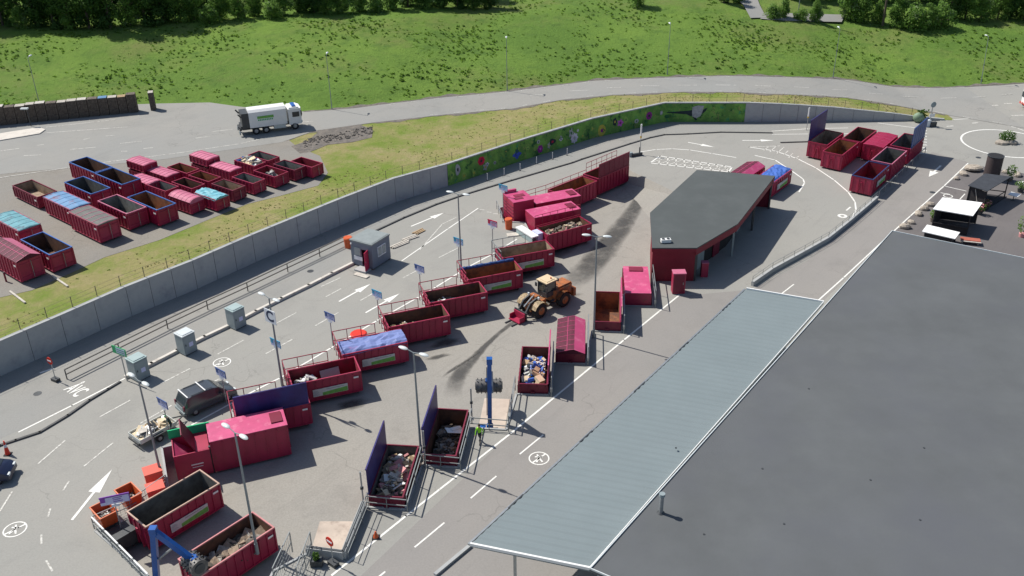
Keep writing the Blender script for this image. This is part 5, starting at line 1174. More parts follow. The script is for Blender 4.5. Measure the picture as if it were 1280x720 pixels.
# red cabinet
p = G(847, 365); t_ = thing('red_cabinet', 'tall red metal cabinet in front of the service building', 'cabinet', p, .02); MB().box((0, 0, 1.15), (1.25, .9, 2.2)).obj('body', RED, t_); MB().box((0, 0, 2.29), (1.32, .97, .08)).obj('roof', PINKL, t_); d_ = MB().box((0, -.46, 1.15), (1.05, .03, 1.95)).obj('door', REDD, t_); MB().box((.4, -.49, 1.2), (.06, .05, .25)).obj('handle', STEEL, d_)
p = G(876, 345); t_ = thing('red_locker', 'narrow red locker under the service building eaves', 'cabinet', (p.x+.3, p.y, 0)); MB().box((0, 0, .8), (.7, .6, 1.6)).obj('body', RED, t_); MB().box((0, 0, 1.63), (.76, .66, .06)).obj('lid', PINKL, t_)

# ================================================================== VEHICLES AND MACHINES
def wheel(parent, c, r, wd, hub, n=18, dual=False):
    w_ = MB().wheel((0, 0, 0), (0, 1, 0), r, wd, n=n).obj('wheel', BLACKR, parent, True, loc=c)
    s_ = 1 if c[1] > 0 else -1
    MB().cyl((0, s_*(wd/2-.06), 0), (0, s_*(wd/2+.015), 0), r*.58, r*.5, n=14).cyl((0, s_*(wd/2+.01), 0), (0, s_*(wd/2+.06), 0), r*.2, n=8).obj('rim', hub, w_, True)
    return w_
# wheel loader, front towards the lower left
q0_, q1_ = G(673.8, 396, PZ), G(705, 383, PZ); LOADP = ((q0_.x+q1_.x)/2-.70, (q0_.y+q1_.y)/2+.78, PZ)
wl = thing('wheel_loader', 'orange wheel loader with tan cab roof in the middle of the service yard', 'wheel loader', LOADP, R(222))
for x in (1.65, -1.65):
    for s_ in (-1, 1): wheel(wl, (x, s_*1.02, .80), .80, .62, LOADO)
mb = MB(); mb.prism([(-3.3, -.62), (-3.3, .62), (-3.0, .8), (-.7, .8), (-.5, .5), (-.5, -.5), (-.7, -.8), (-3.0, -.8)], .75, 1.95); mb.box((-2.1, 0, 2.02), (2.1, 1.3, .2)); mb.obj('engine_hood', LOADO, wl)
mb = MB(); mb.box((-3.4, 0, .95), (.35, 1.9, .9)); mb.obj('counterweight', LOADO, wl)
mb = MB()
for k in range(5): mb.box((-3.32, 0, 1.5+k*.09), (.05, 1.1, .04))
mb.obj('grille', STEELD, wl)
MB().cyl((-1.5, -.35, 2.1), (-1.5, -.35, 2.75), .07, n=8).obj('exhaust', STEELD, wl)
mb = MB(); mb.prism([(.2, -.45), (.2, .45), (1.2, .6), (2.3, .45), (2.3, -.45), (1.2, -.6)], .6, 1.35); mb.box((1.35, 0, 1.6), (.5, .9, .9)); mb.obj('front_frame', LOADO, wl)
for x, s_ in ((1.65, 1), (1.65, -1), (-1.65, 1), (-1.65, -1)):
    mb = MB()
    for k in range(6):
        a0, a1 = R(20+k*24), R(44+k*24); mb.add([(x+.95*math.cos(a), s_*1.02+q*.34, .8+.95*math.sin(a)) for a in (a0, a1) for q in (-1, 1)], [(0, 1, 3, 2), (2, 3, 1, 0)])
    mb.obj('mudguard', LOADO if x < 0 else LOADC, wl)
cb = MB(); cb.box((-.35, 0, 1.75), (1.35, 1.3, .5)); cb.box((-.35, 0, 3.02), (1.45, 1.4, .1))
for x in (-1.0, .3):
    for y in (-.6, .6): cb.bar((x, y, 1.9), (x*.95-.01, y*.98, 3.0), .08)
cb = cb.obj('cab', STEELD, wl); MB().box((-.35, 0, 2.5), (1.26, 1.18, .94)).obj('window', GLASS, cb); mb = MB(); mb.box((-.35, 0, 3.12), (1.55, 1.5, .1)); mb.box((-.35, 0, 3.19), (1.1, 1.1, .06)); mb.obj('cab_roof', LOADC, cb)
MB().box((-1.25, .6, 3.0), (.12, .25, .3)).box((.45, .75, 2.6), (.08, .25, .4)).box((.45, -.75, 2.6), (.08, .25, .4)).obj('mirror', STEELD, cb)
MB().cyl((-.6, .3, 3.2), (-.6, .3, 3.4), .07, n=8).obj('beacon', ORAN, cb)
for s_ in (-1, 1):
    mb = MB(); mb.bar((1.25, s_*.5, 1.9), (2.4, s_*.5, 1.55), .16, .3); mb.bar((2.35, s_*.5, 1.6), (3.25, s_*.5, .45), .15, .28); mb.obj('lift_arm', STEELD, wl)
    MB().cyl((1.2, s_*.28, 1.2), (2.6, s_*.35, 1.2), .07, n=8).obj('cylinder', STEEL, wl)
MB().cyl((1.4, 0, 2.05), (2.8, 0, 1.2), .09, n=8).obj('tilt_cylinder', STEEL, wl)
MB().box((3.25, 0, .55), (.12, 1.7, .9)).box((3.25, 0, .9), (.16, 1.5, .1)).obj('coupler', STEELD, wl)
mb = MB(); mb.box((3.42, 0, .5), (.12, 1.5, .8)); mb.box((3.8, 0, .14), (.8, 1.5, .1)); mb.box((3.75, .72, .4), (.65, .06, .5)); mb.box((3.75, -.72, .4), (.65, .06, .5)); mb.obj('fork_bucket', RED, wl)
for y in (-.45, .45): MB().box((4.3, y, .08), (1.3, .12, .06)).obj('fork', STEELD, wl)
for s_ in (-1, 1): MB().box((1.5, s_*.72, 1.95), (.14, .2, .2)).obj('headlight', LAMPH, wl)
for s_ in (-1, 1):
    for z_ in (.75, 1.1): MB().box((-.3, s_*.85, z_), (.5, .25, .08)).obj('step', STEELD, wl)
# refuse truck on the upper road
a_, b_ = GU(304, 170), GU(374, 160.5); c_ = (a_+b_)/2
gt = thing('refuse_truck', 'white refuse truck with green lettering on the upper road', 'truck', (c_.x, c_.y+.9, c_.z+.04), h2(a_, b_))
mb = MB(); prof = [(-1.2, 1.0), (1.2, 1.0), (1.25, 2.2), (1.15, 3.1), (.75, 3.4), (-.75, 3.4), (-1.15, 3.1), (-1.25, 2.2)]
V = [(x, y, z) for x in (-3.1, 1.95) for y, z in prof]; n8 = 8; mb.add(V, [(k, (k+1) % 8, 8+(k+1) % 8, 8+k) for k in range(8)] + [tuple(range(7, -1, -1)), tuple(range(8, 16))]); body_ = mb.obj('refuse_body', WHITEM, gt)
for s_ in (-1, 1):
    mb = MB(); mb.box((-.9, s_*1.262, 2.35), (2.2, .02, .34)); mb.obj('green_logo', GREENL, body_); mb = MB()
    for k in range(9): mb.box((-1.85+k*.23, s_*1.266, 2.0), (.15, .02, .2))
    mb.obj('lettering', SIGNG, body_)
mb = MB(); mb.prism([(2.2, -1.2), (2.2, 1.2), (3.85, 1.2), (4.0, .9), (4.0, -.9), (3.85, -1.2)], .75, 2.95); mb.box((3.0, 0, 3.02), (1.3, 2.1, .2)); cab = mb.obj('cab', WHITEM, gt)
MB().box((4.0, 0, 2.15), (.06, 2.1, .85)).obj('windscreen', GLASS, cab)
for s_ in (-1, 1):
    MB().box((3.2, s_*1.205, 2.15), (.95, .03, .7)).obj('side_window', GLASS, cab); MB().box((4.02, s_*.9, 1.0), (.06, .35, .22)).obj('headlight', LAMPH, cab); MB().box((3.95, s_*1.4, 2.3), (.15, .2, .5)).obj('mirror', STEELD, cab)
MB().box((3.1, 0, 3.2), (.5, 1.6, .16)).obj('roof_bar', BLUEM, cab)
mb = MB(); mb.box((-.2, 0, .75), (7.6, .9, .3)); mb.obj('chassis', STEELD, gt); MB().box((.9, 0, .72), (1.6, 2.3, .5)).obj('side_box', LABW, gt)
for x in (2.95, -1.0, -2.35):
    for s_ in (-1, 1): wheel(gt, (x, s_*1.02, .5), .5, .36, STEEL)
mb = MB(); mb.box((-3.6, 0, 2.1), (.95, 2.35, 2.0)); mb.box((-3.9, 0, 1.1), (.8, 2.2, .5)); mb.obj('rear_loader', STEELD, gt)
mb = MB(); mb.bar((-4.1, 1.0, 2.6), (-4.5, 1.15, 3.1), .16); mb.bar((-4.1, -1.0, 2.6), (-4.5, -1.15, 3.1), .16); mb.bar((-4.2, -1.1, .9), (-4.7, -1.2, 1.4), .14); mb.box((-4.4, 0, .9), (.3, 2.3, .25)); mb.obj('bin_lift', STEELD, gt)
for s_ in (-1, 1): MB().cyl((-4.6, s_*1.1, .5), (-4.45, s_*1.1, .5), .28, n=10).obj('tail_lamp', BOXG, gt)
# cars
def hatch_car(name, label, loc, rz, paint, L=4.7, W=1.85, H=1.85):
    t_ = thing(name, label, 'car', loc, rz); a = L/2
    prof = [(-a, .35), (-a, .95), (-a+.12, 1.25), (-a+.45, H-.06), (-a+.8, H), (.35, H-.03), (.75, H-.16), (1.45, 1.12), (a-.35, .95), (a-.05, .72), (a, .35)]
    def ring_(y, k): return [(x, y, .30+(z-.30)*k) for x, z in prof]
    ys = [(-W/2+.06, .985), (-W/2, .97), (W/2, .97), (W/2-.06, .985)]
    mb = MB(); V = []; stations = [(-W/2, 1, .0), (-W/2+.10, 1, 1), (W/2-.10, 1, 1), (W/2, 1, .0)]
    for y, k, full in stations:
        for x, z in prof:
            zz = z if full else min(z, 1.02)+max(0, z-1.02)*.0
            V.append((x if full else x*.985, y, zz))
    n_ = len(prof); F = [(i*n_+j, i*n_+j+1, (i+1)*n_+j+1, (i+1)*n_+j) for i in range(3) for j in range(n_-1)]
    V2 = V; F += [tuple(range(n_)), tuple(range(3*n_+n_-1, 3*n_-1, -1))]; F += [(i*n_+n_-1, i*n_, (i+1)*n_, (i+1)*n_+n_-1) for i in range(3)]
    mb.add(V2, F); b_ = mb.obj('body', paint, t_, True)
    g = MB()
    for s_ in (-1, 1):
        y0, y1 = s_*(W/2-.012), s_*(W/2-.085)
        for xa, xb, xc, xd in ((-a+.32, -.55, -.6, -a+.58), (-.48, .45, .35, -.5), (.52, 1.3, .72, .45)):
            q = [(xa, y0, 1.08), (xb, y0, 1.08), (xc, y1, H-.2), (xd, y1, H-.2)]; g.add(q, [(0, 1, 2, 3) if s_ < 0 else (3, 2, 1, 0)])
    g.obj('side_window', GLASS, b_)
    MB().add([(.80, -W/2+.2, H-.16), (.80, W/2-.2, H-.16), (1.42, W/2-.15, 1.16), (1.42, -W/2+.15, 1.16)], [(3, 2, 1, 0)]).obj('windscreen', GLASS, b_)
    MB().add([(-a+.09, -W/2+.2, 1.22), (-a+.09, W/2-.2, 1.22), (-a+.38, W/2-.25, H-.16), (-a+.38, -W/2+.25, H-.16)], [(3, 2, 1, 0)]).obj('rear_window', GLASS, b_)
    for x in (-a+.85, a-.9):
        for s_ in (-1, 1): wheel(t_, (x, s_*(W/2-.12), .33), .33, .22, STEEL)
    for s_ in (-1, 1):
        MB().box((a-.12, s_*(W/2-.28), .72), (.2, .35, .16)).obj('headlight', LAMPH, t_); MB().box((-a+.0, s_*(W/2-.15), 1.0), (.08, .16, .4)).obj('tail_light', REDD, t_); MB().box((.85, s_*(W/2+.08), 1.12), (.14, .18, .14)).obj('mirror', paint, t_)
        MB().bar((-a+.8, s_*(W/2-.2), H+.05), (.3, s_*(W/2-.2), H+.04), .04).obj('roof_rail', STEELD, t_)
    MB().box((-a-.05, 0, .5), (.12, W-.2, .22)).obj('bumper', BOXG, t_)
    return t_
ca, cb_ = G(229, 524), G(296, 494); cc_ = (ca+cb_)/2; hc = h2(ca, cb_)
car = hatch_car('parked_car', 'black people carrier with two roof bars beside the indigo-lidded container', (cc_.x-.35, cc_.y+.5, 0), hc, BLACKC)
for x in (-1.9, -.35): MB().bar((x, -.85, 1.93), (x, .85, 1.93), .09, .05).obj('roof_bar', WHITEM, car)
for k in range(5): pass
mb = MB()
for k in range(5): mb.box((-2.39, 0, .62+k*.1), (.03, 1.2, .03))
mb.obj('rear_slats', BOXG, car)
p = G(-6, 601); hatch_car('navy_car', 'dark navy car just entering at the left edge', (p.x-.9, p.y+.2, 0), R(8), NAVYC, 4.4, 1.8, 1.5)
# trailer with person
ta, tb = G(172, 557), G(211, 536); tc2 = (ta+tb)/2; ht = h2(ta, tb)
tl = thing('flat_trailer', 'white low trailer loaded with timber behind the black car', 'trailer', (tc2.x+.05, tc2.y+.15, 0), ht)
mb = MB(); mb.box((0, 0, .55), (3.2, 1.7, .08))
for s_ in (-1, 1): mb.box((0, s_*.85, .74), (3.2, .05, .34)); mb.box((s_*1.6, 0, .74), (.05, 1.65, .34))
mb.obj('bed', LABW, tl)
for s_ in (-1, 1): wheel(tl, (-.1, s_*.98, .32), .32, .2, STEEL); MB().box((-.1, s_*.98, .70), (.9, .26, .05)).obj('mudguard', STEELD, tl)
mb = MB(); mb.bar((1.6, .5, .5), (2.7, 0, .45), .08); mb.bar((1.6, -.5, .5), (2.7, 0, .45), .08); mb.obj('drawbar', STEELD, tl); mb = MB(); mb.box((-1.7, 0, .5), (.1, 1.5, .2)); mb.obj('lamp_board', STEELD, tl)
load('pale timber, boards and cloths piled on the white trailer', (tl.location.x, tl.location.y), ht, 2.9, 1.4, .68, .35, [CREAM, WOODL, WHITEM, CARD, STEELD], 45, (.5, 1.3), flat=.15, seed=41)
# truck nose at the right edge
p = G(1273, 139); rt = thing('white_lorry', 'white lorry with striped bumper cut by the right edge', 'truck', (p.x+2.7, p.y+1.2, 0), R(185))
mb = MB(); mb.prism([(-1.0, -1.2), (-1.0, 1.2), (1.3, 1.2), (1.5, .9), (1.5, -.9), (1.3, -1.2)], .7, 3.0); c__ = mb.obj('cab', WHITEM, rt); MB().box((1.5, 0, 2.1), (.06, 2.0, .8)).obj('windscreen', GLASS, c__); MB().box((-4.2, 0, 2.1), (6.2, 2.45, 2.7)).obj('cargo_box', WHITEM, rt)
mb = MB()
for k in range(5): mb.box((1.55, -1+.5*k, .75), (.06, .22, .3))
mb.obj('striped_bumper', REDS, rt); MB().box((-2.5, 0, .6), (8, .9, .3)).obj('chassis', STEELD, rt)
for x in (.2, -5.5):
    for s_ in (-1, 1): wheel(rt, (x, s_*1.02, .48), .48, .32, STEEL)
# roll packers
def roll_packer(label, base, z0, elbow, drum, rz_drum, dw=2.1, dr=.55):
    t_ = thing('roll_packer', label, 'roll packer', (base[0], base[1], z0)); B = Vector((base[0], base[1], z0)); E_ = Vector(elbow)-B; D_ = Vector(drum)-B; sh = Vector((0, 0, 1.2))
    MB().box((0, 0, .2), (1.3, 1.3, .4)).obj('base', STEELD, t_); MB().cyl((0, 0, .4), sh, .28, n=14).obj('slew_column', BLUEM, t_, True)
    MB().box((-.55, -.2, .75), (.45, .6, .9)).obj('power_pack', BLUEM, t_)
    mb = MB(); mb.bar(sh, E_, .34, .40); mb.obj('boom', BLUEM, t_); mb = MB(); mb.bar(E_, D_+Vector((0, 0, .3)), .28, .42); mb.box(E_, (.45, .45, .5)); mb.obj('stick', BLUEM, t_)
    m1 = (sh+E_)/2; m2 = (E_+D_)/2; MB().cyl(m1+Vector((.22, 0, 0)), m2+Vector((.22, 0, .2)), .08, n=8).obj('cylinder', STEEL, t_, True)
    MB().bar(sh+(E_-sh)*.15+Vector((-.22, 0, 0)), sh+(E_-sh)*.9+Vector((-.22, 0, 0)), .06).obj('hose', STEELD, t_)
    a = Vector((math.cos(rz_drum), math.sin(rz_drum), 0)); dm = MB(); dm.cyl(D_-a*dw/2, D_+a*dw/2, dr, n=22); d_ = dm.obj('drum', mat('drum_steel', (.14, .135, .13), .55, .3, var=.4, scale=3), t_, True)
    sp = MB()
    for k in range(7):
        for j in range(10):
            an = 2*math.pi*(j+.5*(k % 2))/10; r_ = Vector((0, 0, 1))*math.sin(an)+a.cross(Vector((0, 0, 1)))*math.cos(an); q = D_+a*(-dw/2+.15+(dw-.3)*k/6); sp.bar(q+r_*dr*.97, q+r_*(dr+.09), .07)
    sp.obj('teeth', STEELD, d_)
    MB().box(D_+Vector((0, 0, .35)), (.5, .5, .5), rz_drum).obj('drum_mount', BLUEM, t_); MB().cyl(D_-a*(dw/2+.06), D_-a*(dw/2-.02), dr*.6, n=16).obj('end_plate', STEELD, d_); MB().cyl(D_+a*(dw/2-.02), D_+a*(dw/2+.06), dr*.6, n=16).obj('end_plate', STEELD, d_)
    return t_
roll_packer('blue roll packer with dark drum on the sandy slab bay beside the hi-vis person', (-1.96, 62.6), PZ, (-1.86, 63.0, 5.6), (-2.0, 64.4, 2.3), .02)
roll_packer('blue roll packer reaching over the timber container at the bottom left', (-23.45, 45.6), PZ, (-22.75, 45.5, 4.6), (-20.55, 45.25, 2.0), 2.4, 1.3, .6)

# ================================================================== PEOPLE
def person(label, loc, rz, top, legs, hair, pose='walk', z=0):
    J = {'pel': (0, 0, .95, .135), 'belly': (0, 0, 1.08, .125), 'chest': (.02, 0, 1.32, .15), 'neck': (.02, 0, 1.50, .058), 'chin': (.05, 0, 1.58, .072), 'skull': (.035, 0, 1.68, .098)}
    st_ = {'walk': .26, 'stand': .04, 'lean': .08}[pose]; fw = {'walk': .04, 'stand': 0, 'lean': .22}[pose]
    if fw:
        for k in ('belly', 'chest', 'neck', 'chin', 'skull'): x, y, z_, r_ = J[k]; J[k] = (x+fw*(z_-.95)*1.6, y, z_-fw*.25*(z_-.95), r_)
    cx, cz = J['chest'][0], J['chest'][2]; E = [('pel', 'belly'), ('belly', 'chest'), ('chest', 'neck'), ('neck', 'chin'), ('chin', 'skull')]
    for s_, n_ in ((1, 'l'), (-1, 'r')):
        f_ = st_*s_
        J['hip'+n_] = (0, s_*.09, .88, .10); J['knee'+n_] = (f_*.6+.05, s_*.10, .48, .068); J['ank'+n_] = (f_*1.0-(.06 if f_ < 0 else 0), s_*.10, .09+(.05 if f_ < 0 else 0), .045); J['toe'+n_] = (f_*1.0+.17, s_*.12, .035, .035)
        J['sho'+n_] = (cx, s_*.19, cz+.08, .068); ex = cx-f_*.5+(.12 if pose == 'lean' else -.02); J['elb'+n_] = (ex, s_*.26, cz-.20, .046); J['wri'+n_] = (ex+.14+(.14 if pose == 'lean' else 0), s_*.25, cz-.40+(.1 if pose == 'lean' else 0), .032); J['pal'+n_] = (J['wri'+n_][0]+.05, s_*.245, J['wri'+n_][2]-.07, .036)
        E += [('pel', 'hip'+n_), ('hip'+n_, 'knee'+n_), ('knee'+n_, 'ank'+n_), ('ank'+n_, 'toe'+n_), ('chest', 'sho'+n_), ('sho'+n_, 'elb'+n_), ('elb'+n_, 'wri'+n_), ('wri'+n_, 'pal'+n_)]
        px_, py_, pz_, _ = J['pal'+n_]
        for k, (dy, ln) in enumerate(((-.026, .055), (-.009, .066), (.009, .060), (.026, .046))):
            J['f%s%d' % (n_, k)] = (px_+.025, py_+dy, pz_-ln*.7, .0095); J['g%s%d' % (n_, k)] = (px_+.018, py_+dy, pz_-ln*1.3, .008); E += [('pal'+n_, 'f%s%d' % (n_, k)), ('f%s%d' % (n_, k), 'g%s%d' % (n_, k))]
        J['t'+n_] = (px_+.055, py_-s_*.03, pz_-.005, .011); E.append(('pal'+n_, 't'+n_))
    ks = list(J); me = bpy.data.meshes.new('p'); me.from_pydata([J[k][:3] for k in ks], [(ks.index(a), ks.index(b)) for a, b in E], []); o = bpy.data.objects.new('p', me); col.objects.link(o)
    m_ = o.modifiers.new('s', 'SKIN'); m_.use_smooth_shade = True
    for v, k in zip(me.skin_vertices[0].data, ks): v.radius = (J[k][3],)*2; v.use_root = (k == 'pel')
    sub = o.modifiers.new('u', 'SUBSURF'); sub.levels = sub.render_levels = 1
    bpy.context.view_layer.update(); m2 = bpy.data.meshes.new_from_object(o.evaluated_get(bpy.context.evaluated_depsgraph_get())); bpy.data.objects.remove(o); m2.name = 'person'
    for q in (SKIN, top, legs, BLACKR): m2.materials.append(q)
    for f_ in m2.polygons:
        c = f_.center; d = min(ks, key=lambda k: (Vector(J[k][:3])-c).length-J[k][3]); b_ = d[:3]
        f_.material_index = 1 if b_ in ('bel', 'che', 'sho', 'elb') else 2 if b_ in ('pel', 'hip', 'kne') else 3 if b_ in ('ank', 'toe') else 0
        if b_ == 'wri' or b_ == 'nec': f_.material_index = 1 if b_ == 'wri' else 0
    p_ = bpy.data.objects.new('person', m2); col.objects.link(p_); p_.location = (loc[0], loc[1], z); p_.rotation_euler[2] = rz; tag(p_, label, 'person')
    x, y, zz, _ = J['skull']
    MB().sphere((x-.018, 0, zz+.022), .108, n=12, sc3=(1, .95, .95)).obj('hair', hair, p_, True)
    fc = MB()
    for s_ in (-1, 1): fc.sphere((x+.088, s_*.033, zz-.01), .013, n=6); 
    fc.obj('eyes', INK, p_); MB().sphere((x+.102, 0, zz-.035), .018, n=6, sc3=(1, .8, 1.3)).obj('nose', SKIN, p_); MB().box((x+.088, 0, zz-.075), (.012, .045, .01)).obj('mouth', REDD, p_)
    for s_ in (-1, 1): MB().sphere((x, s_*.098, zz-.02), .024, n=6, sc3=(.7, .4, 1.2)).obj('ear', SKIN, p_)
    return p_
p = G(600, 553); person('person in yellow-green hi-vis jacket and dark trousers walking by the roll packer bay', p, R(250), HIVIS, TROUS, HAIR, 'walk')
p = G(216, 541); person('person in dark clothes and green cap leaning over the trailer', p, R(190), JACKD, TROUS, GCAP, 'lean')
p = G(459.5, 333); person('person in hi-vis vest standing in the cabin doorway', (p.x+.35, p.y+.25), R(215), HIVIS, REDD, HAIR, 'stand', .18)

# ================================================================== STALLS, ROCKS, STACKS
def canopy_stall(name, label, pts, h, roofm, frame, walls, cat, slope=.0):
    o_ = Vector((pts[0][0], pts[0][1], 0)); t_ = thing(name, label, cat, o_); P = [(p[0]-o_.x, p[1]-o_.y) for p in pts]; mb = MB()
    mb.prism(P, h, h+.08); mb.obj('roof', roofm, t_); c_ = (sum(p[0] for p in P)/4, sum(p[1] for p in P)/4)
    for p_ in P: q = toward(p_, c_, .35); MB().box((q[0], q[1], h/2), (.1, .1, h-.01)).obj('leg', frame, t_)
    I = [toward(p_, c_, .4) for p_ in P]; return t_, P, I
gz = [G(*q, 2.6)[:2] for q in ((1210,232.5),(1231,217.5),(1264,221.5),(1234,239.5))]
t_, P, I = canopy_stall('black_pavilion', 'black garden pavilion with slatted sides on the plaza', gz, 2.6, mat('black_felt_roof', (.045, .05, .06), .85, var=.2), WOODD, 1, 'pavilion')
mb = MB()
for a, b in ((I[3], I[0]), (I[0], I[1])): mb.bar((a[0], a[1], 1.25), (b[0], b[1], 1.25), .06, 2.3)
mb.obj('side_wall', WOODD, t_); mb = MB(); mb.bar((I[3][0]*.7+I[0][0]*.3, I[3][1]*.7+I[0][1]*.3-.08, .1), (I[3][0]*.3+I[0][0]*.7, I[3][1]*.3+I[0][1]*.7-.08, 2.4), .07); mb.obj('pale_brace', WOODL, t_)
mb = MB(); mb.prism([toward(p_, (P[0][0]/2+P[2][0]/2, P[0][1]/2+P[2][1]/2), -.1) for p_ in P], .0, .09); mb.obj('deck_floor', WOODD, t_)
mb = MB(); mb.bar((I[1][0], I[1][1], .8), (I[2][0], I[2][1], .8), .05, .1); mb.bar((I[2][0], I[2][1], .8), (I[3][0], I[3][1], .8), .05, .1); mb.obj('rail', WOODD, t_)
ws_ = [G(*q, 2.5)[:2] for q in ((1166,262),(1178,247.5),(1228,254),(1216,270.6))]
t_, P, I = canopy_stall('market_stall', 'dark wooden stall with bright white roof on the plaza', ws_, 2.5, CANV, WOODD, 1, 'stall')
mb = MB()
for a, b in ((I[0], I[1]), (I[1], I[2])): mb.bar((a[0], a[1], 1.2), (b[0], b[1], 1.2), .06, 2.3)
mb.obj('side_wall', WOODD, t_); mb = MB(); mb.bar((I[0][0], I[0][1], .95), (I[3][0], I[3][1], .95), .4, .08); mb.bar((I[0][0], I[0][1], .45), (I[3][0], I[3][1], .45), .06, .85); mb.obj('counter', WOODD, t_)
cn = [G(*q, 1.15)[:2] for q in ((1152.5,289.4),(1158.8,281),(1200,290.6),(1193.8,298.8))]
t_, P, I = canopy_stall('white_top_counter', 'long low counter with white top in front of the white-roofed stall', cn, 1.1, CANV, STEELD, 0, 'counter'); mb = MB(); mb.prism(I, .05, 1.05); mb.obj('base', WOODD, t_)
p = G(1246, 232); t_ = thing('dark_tank', 'dark brown upright cylinder behind the black pavilion', 'tank', (p.x+.2, p.y+2.2, 0)); MB().cyl((0, 0, 0), (0, 0, 3.1), .95, n=22).obj('shell', mat('tank_brown', (.06, .045, .045), .7), t_, True); MB().cyl((0, 0, 3.1), (0, 0, 3.16), 1.0, n=22).obj('rim', STEELD, t_, True); MB().cyl((0, 0, 3.161), (0, 0, 3.17), .85, n=20).obj('opening', DARK, t_)
rk = ((1216,213,1.5,'wide flat pale boulder at the corner of the plaza'),(1195.6,224,.55,'small boulder on the lane line, upper of the pair'),(1204,218.5,.8,'boulder beside the wide flat one'),(1163,257,.7,'tan boulder left of the white stall roof'),(1155.6,262,.75,'pale boulder, second of the row by the white stall'),(1148,268.5,.75,'pale boulder, third of the row by the white stall'),(1138.8,279,.6,'boulder left of the white-topped counter'),(1131,285,.85,'boulder nearest the big roof corner'),(1272,220,.8,'tan boulder right of the black pavilion'),(1237,214,.7,'round pale boulder beside the dark tank'),(1257,216,.6,'small boulder among green shrubs'))
for k, (x, y, r_, lab) in enumerate(rk):
    p = G(x, y); rnd = random.Random(k); random.seed(k+50); o = MB().sphere((0, 0, r_*.25), r_*.8, n=11, sc3=(1, .75, .55 if k else .3), jit=.09).obj('boulder', ROCK, loc=p, rz=k*.9); tag(o, lab, 'rock', 'boulders round the plaza')
random.seed(99)
# leaf makers
def leaves(mb, c, r, n, s_, sc3=(1, 1, 1), mi=(0,), rnd=random, shell=.55):
    for _ in range(n):
        while True:
            v = Vector((rnd.uniform(-1, 1), rnd.uniform(-1, 1), rnd.uniform(-1, 1)))
            if .05 < v.length <= 1: break
        v = v.normalized()*(shell+(1-shell)*rnd.random())
        p_ = Vector(c)+Vector((v.x*sc3[0], v.y*sc3[1], v.z*sc3[2]))*r; nn_ = (v+Vector((rnd.uniform(-.8, .8), rnd.uniform(-.8, .8), rnd.uniform(-.3, .9)))).normalized()
        a = nn_.cross(Vector((rnd.uniform(-1, 1), rnd.uniform(-1, 1), rnd.uniform(-1, 1)))).normalized()*s_*rnd.uniform(.6, 1.3); b = nn_.cross(a).normalized()*s_*rnd.uniform(.4, .9)
        mb.add([p_-a, p_-b*.8, p_+a, p_+b*.8], [(0, 1, 2, 3)], rnd.choice(mi))
def potted(q, lab, r_=.6, h=1.2, pot=WOODP, leafm=None):
    p = G(*q); t_ = thing('potted_plant', lab, 'plant', p); MB().cyl((0, 0, 0), (0, 0, .45), .3, .36, n=12).obj('pot', pot, t_, True); mb = MB(); leaves(mb, (0, 0, .45+h/2), r_, 160, .14, (1, 1, h/(2*r_)), (0, 1)); mb.obj('foliage', [LEAFS[1], leafm or LEAFS[2]], t_)
potted((1166,277), 'leafy plant in the shade under the white stall roof', .5, 1.1); potted((1277,296), 'tall plant with pinkish pot at the right edge', .8, 2.2, PINKW); potted((1262,226), 'dark green plant at the back of the black pavilion', .7, 1.8); potted((1275,240), 'white-flowering plant beside the pavilion', .8, 1.0, STEELD, LEAFS[3]); potted((1224,268), 'pinkish flowers by the edge of the white stall', .6, 1.0, STEELD, PINKW); potted((1232,262), 'small red-flowered plant between stall and pavilion', .5, .9, STEELD, PINKW)
p = G(1212, 304); t_ = thing('bench', 'low wooden bench with reddish seat in front of the counter', 'bench', p, -.3); MB().box((0, 0, .45), (2.0, .8, .1)).obj('seat', mat('reddish_wood', (.42, .12, .08), .7), t_); MB().box((0, -.5, .38), (2.1, .2, .08)).obj('front_board', WOODL, t_)
for x in (-.8, .8): MB().box((x, 0, .2), (.1, .7, .4)).obj('leg', WOODL, t_)
for q, r_, lab in (((1279,229),.6,'white round table at the right edge behind the pavilion'), ((1268,243),.8,'pale square garden table right of the pavilion')):
    p = G(*q, .75); t_ = thing('garden_table', lab, 'table', (p.x, p.y, 0)); MB().cyl((0, 0, .72), (0, 0, .77), r_, n=20 if r_ < .7 else 4).obj('top', CANV, t_); MB().cyl((0, 0, 0), (0, 0, .72), .05, n=8).obj('leg', STEELD, t_); MB().cyl((0, 0, 0), (0, 0, .04), .3, n=12).obj('foot', STEELD, t_)
# roundabout stone and bush
t_ = thing('roundabout_planting', 'low stones with dark green bush in the painted circle', 'planter', (rc.x, rc.y, 0)); MB().sphere((-.6, -.2, .2), .8, n=10, sc3=(1.3, .9, .5), jit=.1).obj('stone', ROCK, t_); MB().sphere((.7, -.3, .2), .7, n=10, sc3=(1.2, .8, .5), jit=.1).obj('stone', ROCK, t_); mb = MB(); leaves(mb, (.2, .2, .9), 1.0, 420, .16, (1.2, 1, .9), (0, 1)); mb.obj('bush', [LEAFS[0], LEAFS[1]], t_)
# manholes
for q in ((1165.6,240.5),(47,492),(388,339),(1223,197)):
    c = G(*q); mb = MB(); mb.cyl((c.x, c.y, 0), (c.x, c.y, .014), .35, n=18); struct('manhole_cover', mb, STEELD)
